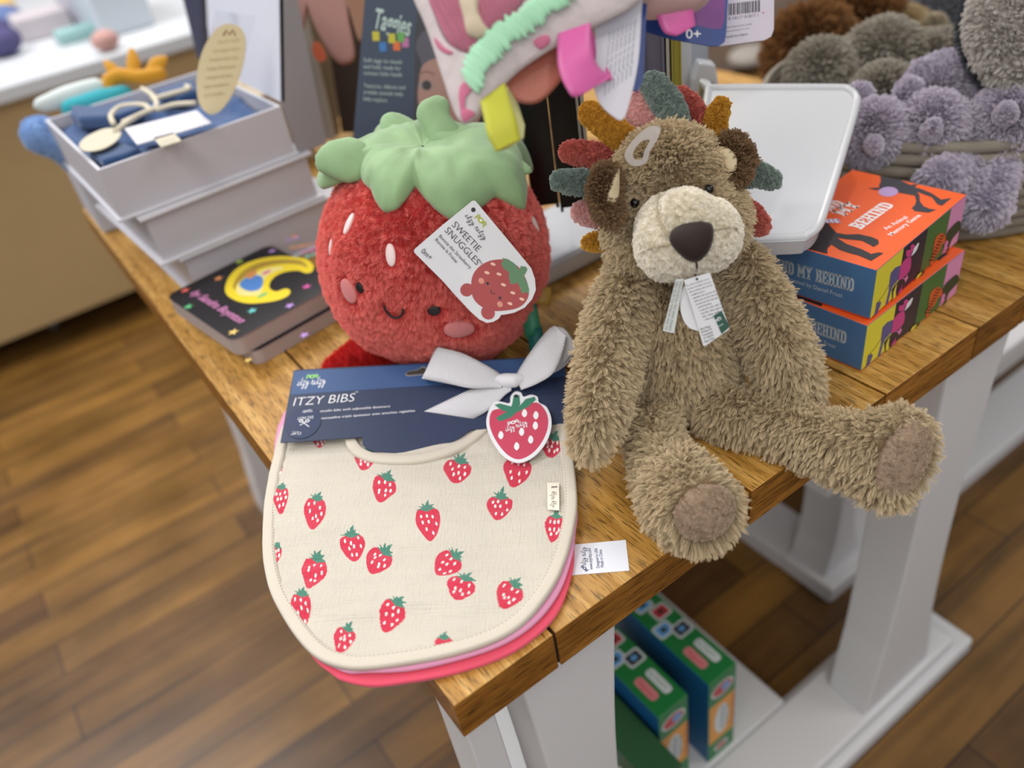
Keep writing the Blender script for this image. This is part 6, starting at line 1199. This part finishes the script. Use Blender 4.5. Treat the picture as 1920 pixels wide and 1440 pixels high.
def plush_simple(px, py, d, r, label, B_, F_, cat_name, group=None, muzzle=None, L=.01, n=2000, sq=(1, 1, 1)):
    c = dep(px, py, d); t = thing(cat_name, label, 'stuffed toy', c, group)
    def ex(mb): mb.ell(c, (r * sq[0], r * sq[1], r * sq[2]), None, 26, 18)
    v, f = blob([], max(.004, r * .08), 5, ex); o = obj('head', v, f, [B_, F_], t, True); fur(o, n, L, 20, .0004, .35, (0, 0, -L * .25), brown=L * .15, mslot=2, rnd=L * .3)
    if muzzle: v, f = blob([[(dep(x, y, d - dz), rr) for x, y, dz, rr in muzzle]], .004, 5); o = obj('muzzle', v, f, [mat('beige_backing', '#a59a86', .9), furmat('beige_plush', '#a79b86', '#c7bba5', .85)], t, True); fur(o, 700, L * .5, 20, .0004, .2, (0, 0, 0), brown=L * .1, mslot=2, rnd=L * .1)
    return t
dG = dB + .13
plush_simple(1540, 135, dG, .036, 'grey plush animal lowest beside the back corner of the tray', GRB_, GRF, 'plush_hippo', G2, [(1580, 130, .02, .012), (1590, 140, .02, .01)]); plush_simple(1655, 112, dG, .044, 'round-headed grey plush animal, largest of the grey ones', GRB_, GRF, 'plush_hippo', G2, [(1700, 90, .02, .018), (1715, 105, .02, .014)])
plush_simple(1655, 178, dG - .05, .032, 'grey plush animal peeking out right behind the lavender ears', GRB_, GRF, 'plush_hippo', G2); plush_simple(1760, 112, dG, .036, 'grey plush animal behind the sideways lavender elephant', GRB_, GRF, 'plush_hippo', G2, sq=(1.3, 1, .8))
BNF = furmat('russet_fur', '#5f3f22', '#946a42', .85); BNB = mat('russet_backing', '#4a301a', .95)
plush_simple(1520, 90, dG + .16, .052, 'russet shaggy plush animal beyond the tray, blurred', BNB, BNF, 'plush_lion', 'russet plush animals at the back', None, .018, 1800, (1.1, 1, 1)); plush_simple(1610, 55, dG + .2, .055, 'russet shaggy plush animal further back with tan face', BNB, BNF, 'plush_lion', 'russet plush animals at the back', [(1560, 75, .05, .03), (1575, 85, .05, .022)], .018, 1800)
plush_simple(1690, 55, dG + .18, .035, 'tan plush animal between the russet and dark grey ones', mat('tan_backing', '#a08a68', .9), furmat('tan_fur', '#a58e6a', '#c6b28e', .85), 'plush_bear', None, None, .008, 1200, (1.2, 1, .8))
plush_simple(1775, 40, dG + .2, .05, 'dark grey plush animal at the back of the pile', mat('slate_fur_backing', '#5f6066', .9), furmat('slate_fur', '#5a5b62', '#8d8e95', .85), 'plush_elephant', None, [(1750, 50, .05, .016), (1755, 62, .05, .012)], .01, 1500); plush_simple(1835, 25, dG + .22, .05, 'pale grey plush animal beside the large white ear', mat('pale_fur_backing', '#9a9aa2', .9), furmat('pale_fur', '#94959c', '#bcbdc4', .85), 'plush_rabbit', None, None, .01, 1500)
# big plush with a white face patch at the right edge
t = thing('plush_penguin', 'big plush animal with shaggy white belly edged in dark grey, at the top right edge', 'stuffed toy', dep(1900, 60, dB - .05))
v, f = flat_leafy('b', [dep(1905, -30, dB - .05), dep(1895, 50, dB - .05), dep(1915, 120, dB - .05)], [.034, .040, .030], None, None, .6, None, .004); o = obj('belly', v, f, [mat('white_fur_backing', '#b3aca6', .9), furmat('white_fur', '#b0a9a2', '#d2ccc6', .85)], t, True); fur(o, 2400, .008, 20, .0004, .35, (0, 0, -.003), brown=.0015, mslot=2, rnd=.002)
v, f = flat_leafy('b', [dep(1898, -30, dB - .03), dep(1886, 50, dB - .03), dep(1908, 122, dB - .03)], [.036, .042, .034], None, None, .5, None, .004); o = obj('back', v, f, [mat('dark_fur_backing', '#33343a', .9), furmat('dark_fur', '#303238', '#565a62', .85)], t, True); fur(o, 1500, .010, 20, .0004, .35, (0, 0, -.003), brown=.0015, mslot=2, rnd=.002)
# far floor things top right
for px, py, r, c, lb in ((1560, 20, .12, '#2a241e', 'dark round pouf on the floor far behind the plush pile'), (1405, 125, .09, '#b3aaa0', 'pale cushion on the floor beyond the white tray')): lump(px, py, -.76, r, c, 'floor_cushion', lb, 'cushion', .5)

# ================================================================== metal peg rack that carries the hanging packs
pp = dep(1238, 330, 1.0); rk = thing('peg_rack', 'thin metal peg rack rising behind the upright books, holding the hanging packs', 'display rack', (pp.x, pp.y, 0)); STL = mat('brushed_steel', '#8d8f94', .35, metal=.8)
mb = MB(); mb.tube([(pp.x, pp.y, .0), (pp.x, pp.y, .68)], .005, 12); mb.build('pole', STL, rk, True)
mb = MB(); mb.tube([(pp.x, pp.y, 0), (pp.x, pp.y, .008)], .05, 30); mb.build('foot_plate', STL, rk, True)
for (x, y, d) in ((960, -55, dH), (1290, -52, dK), (1400, -52, dK + .012), (550, -18, dT + .004), (612, -18, dT + .004), (662, -18, dT + .004), (1225, -30, dK - .03)):
    q = dep(x, y, d); zt = max(.62, q.z + .05); mb = MB(); mb.tube([(pp.x, pp.y, zt - .005), ((pp.x + q.x) / 2, (pp.y + q.y) / 2, zt + .01), (q.x, q.y, zt)], .0022, 8); mb.tube([(q.x, q.y, zt), (q.x, q.y, q.z)], .0009, 6); mb.build('peg', STL, rk, True)
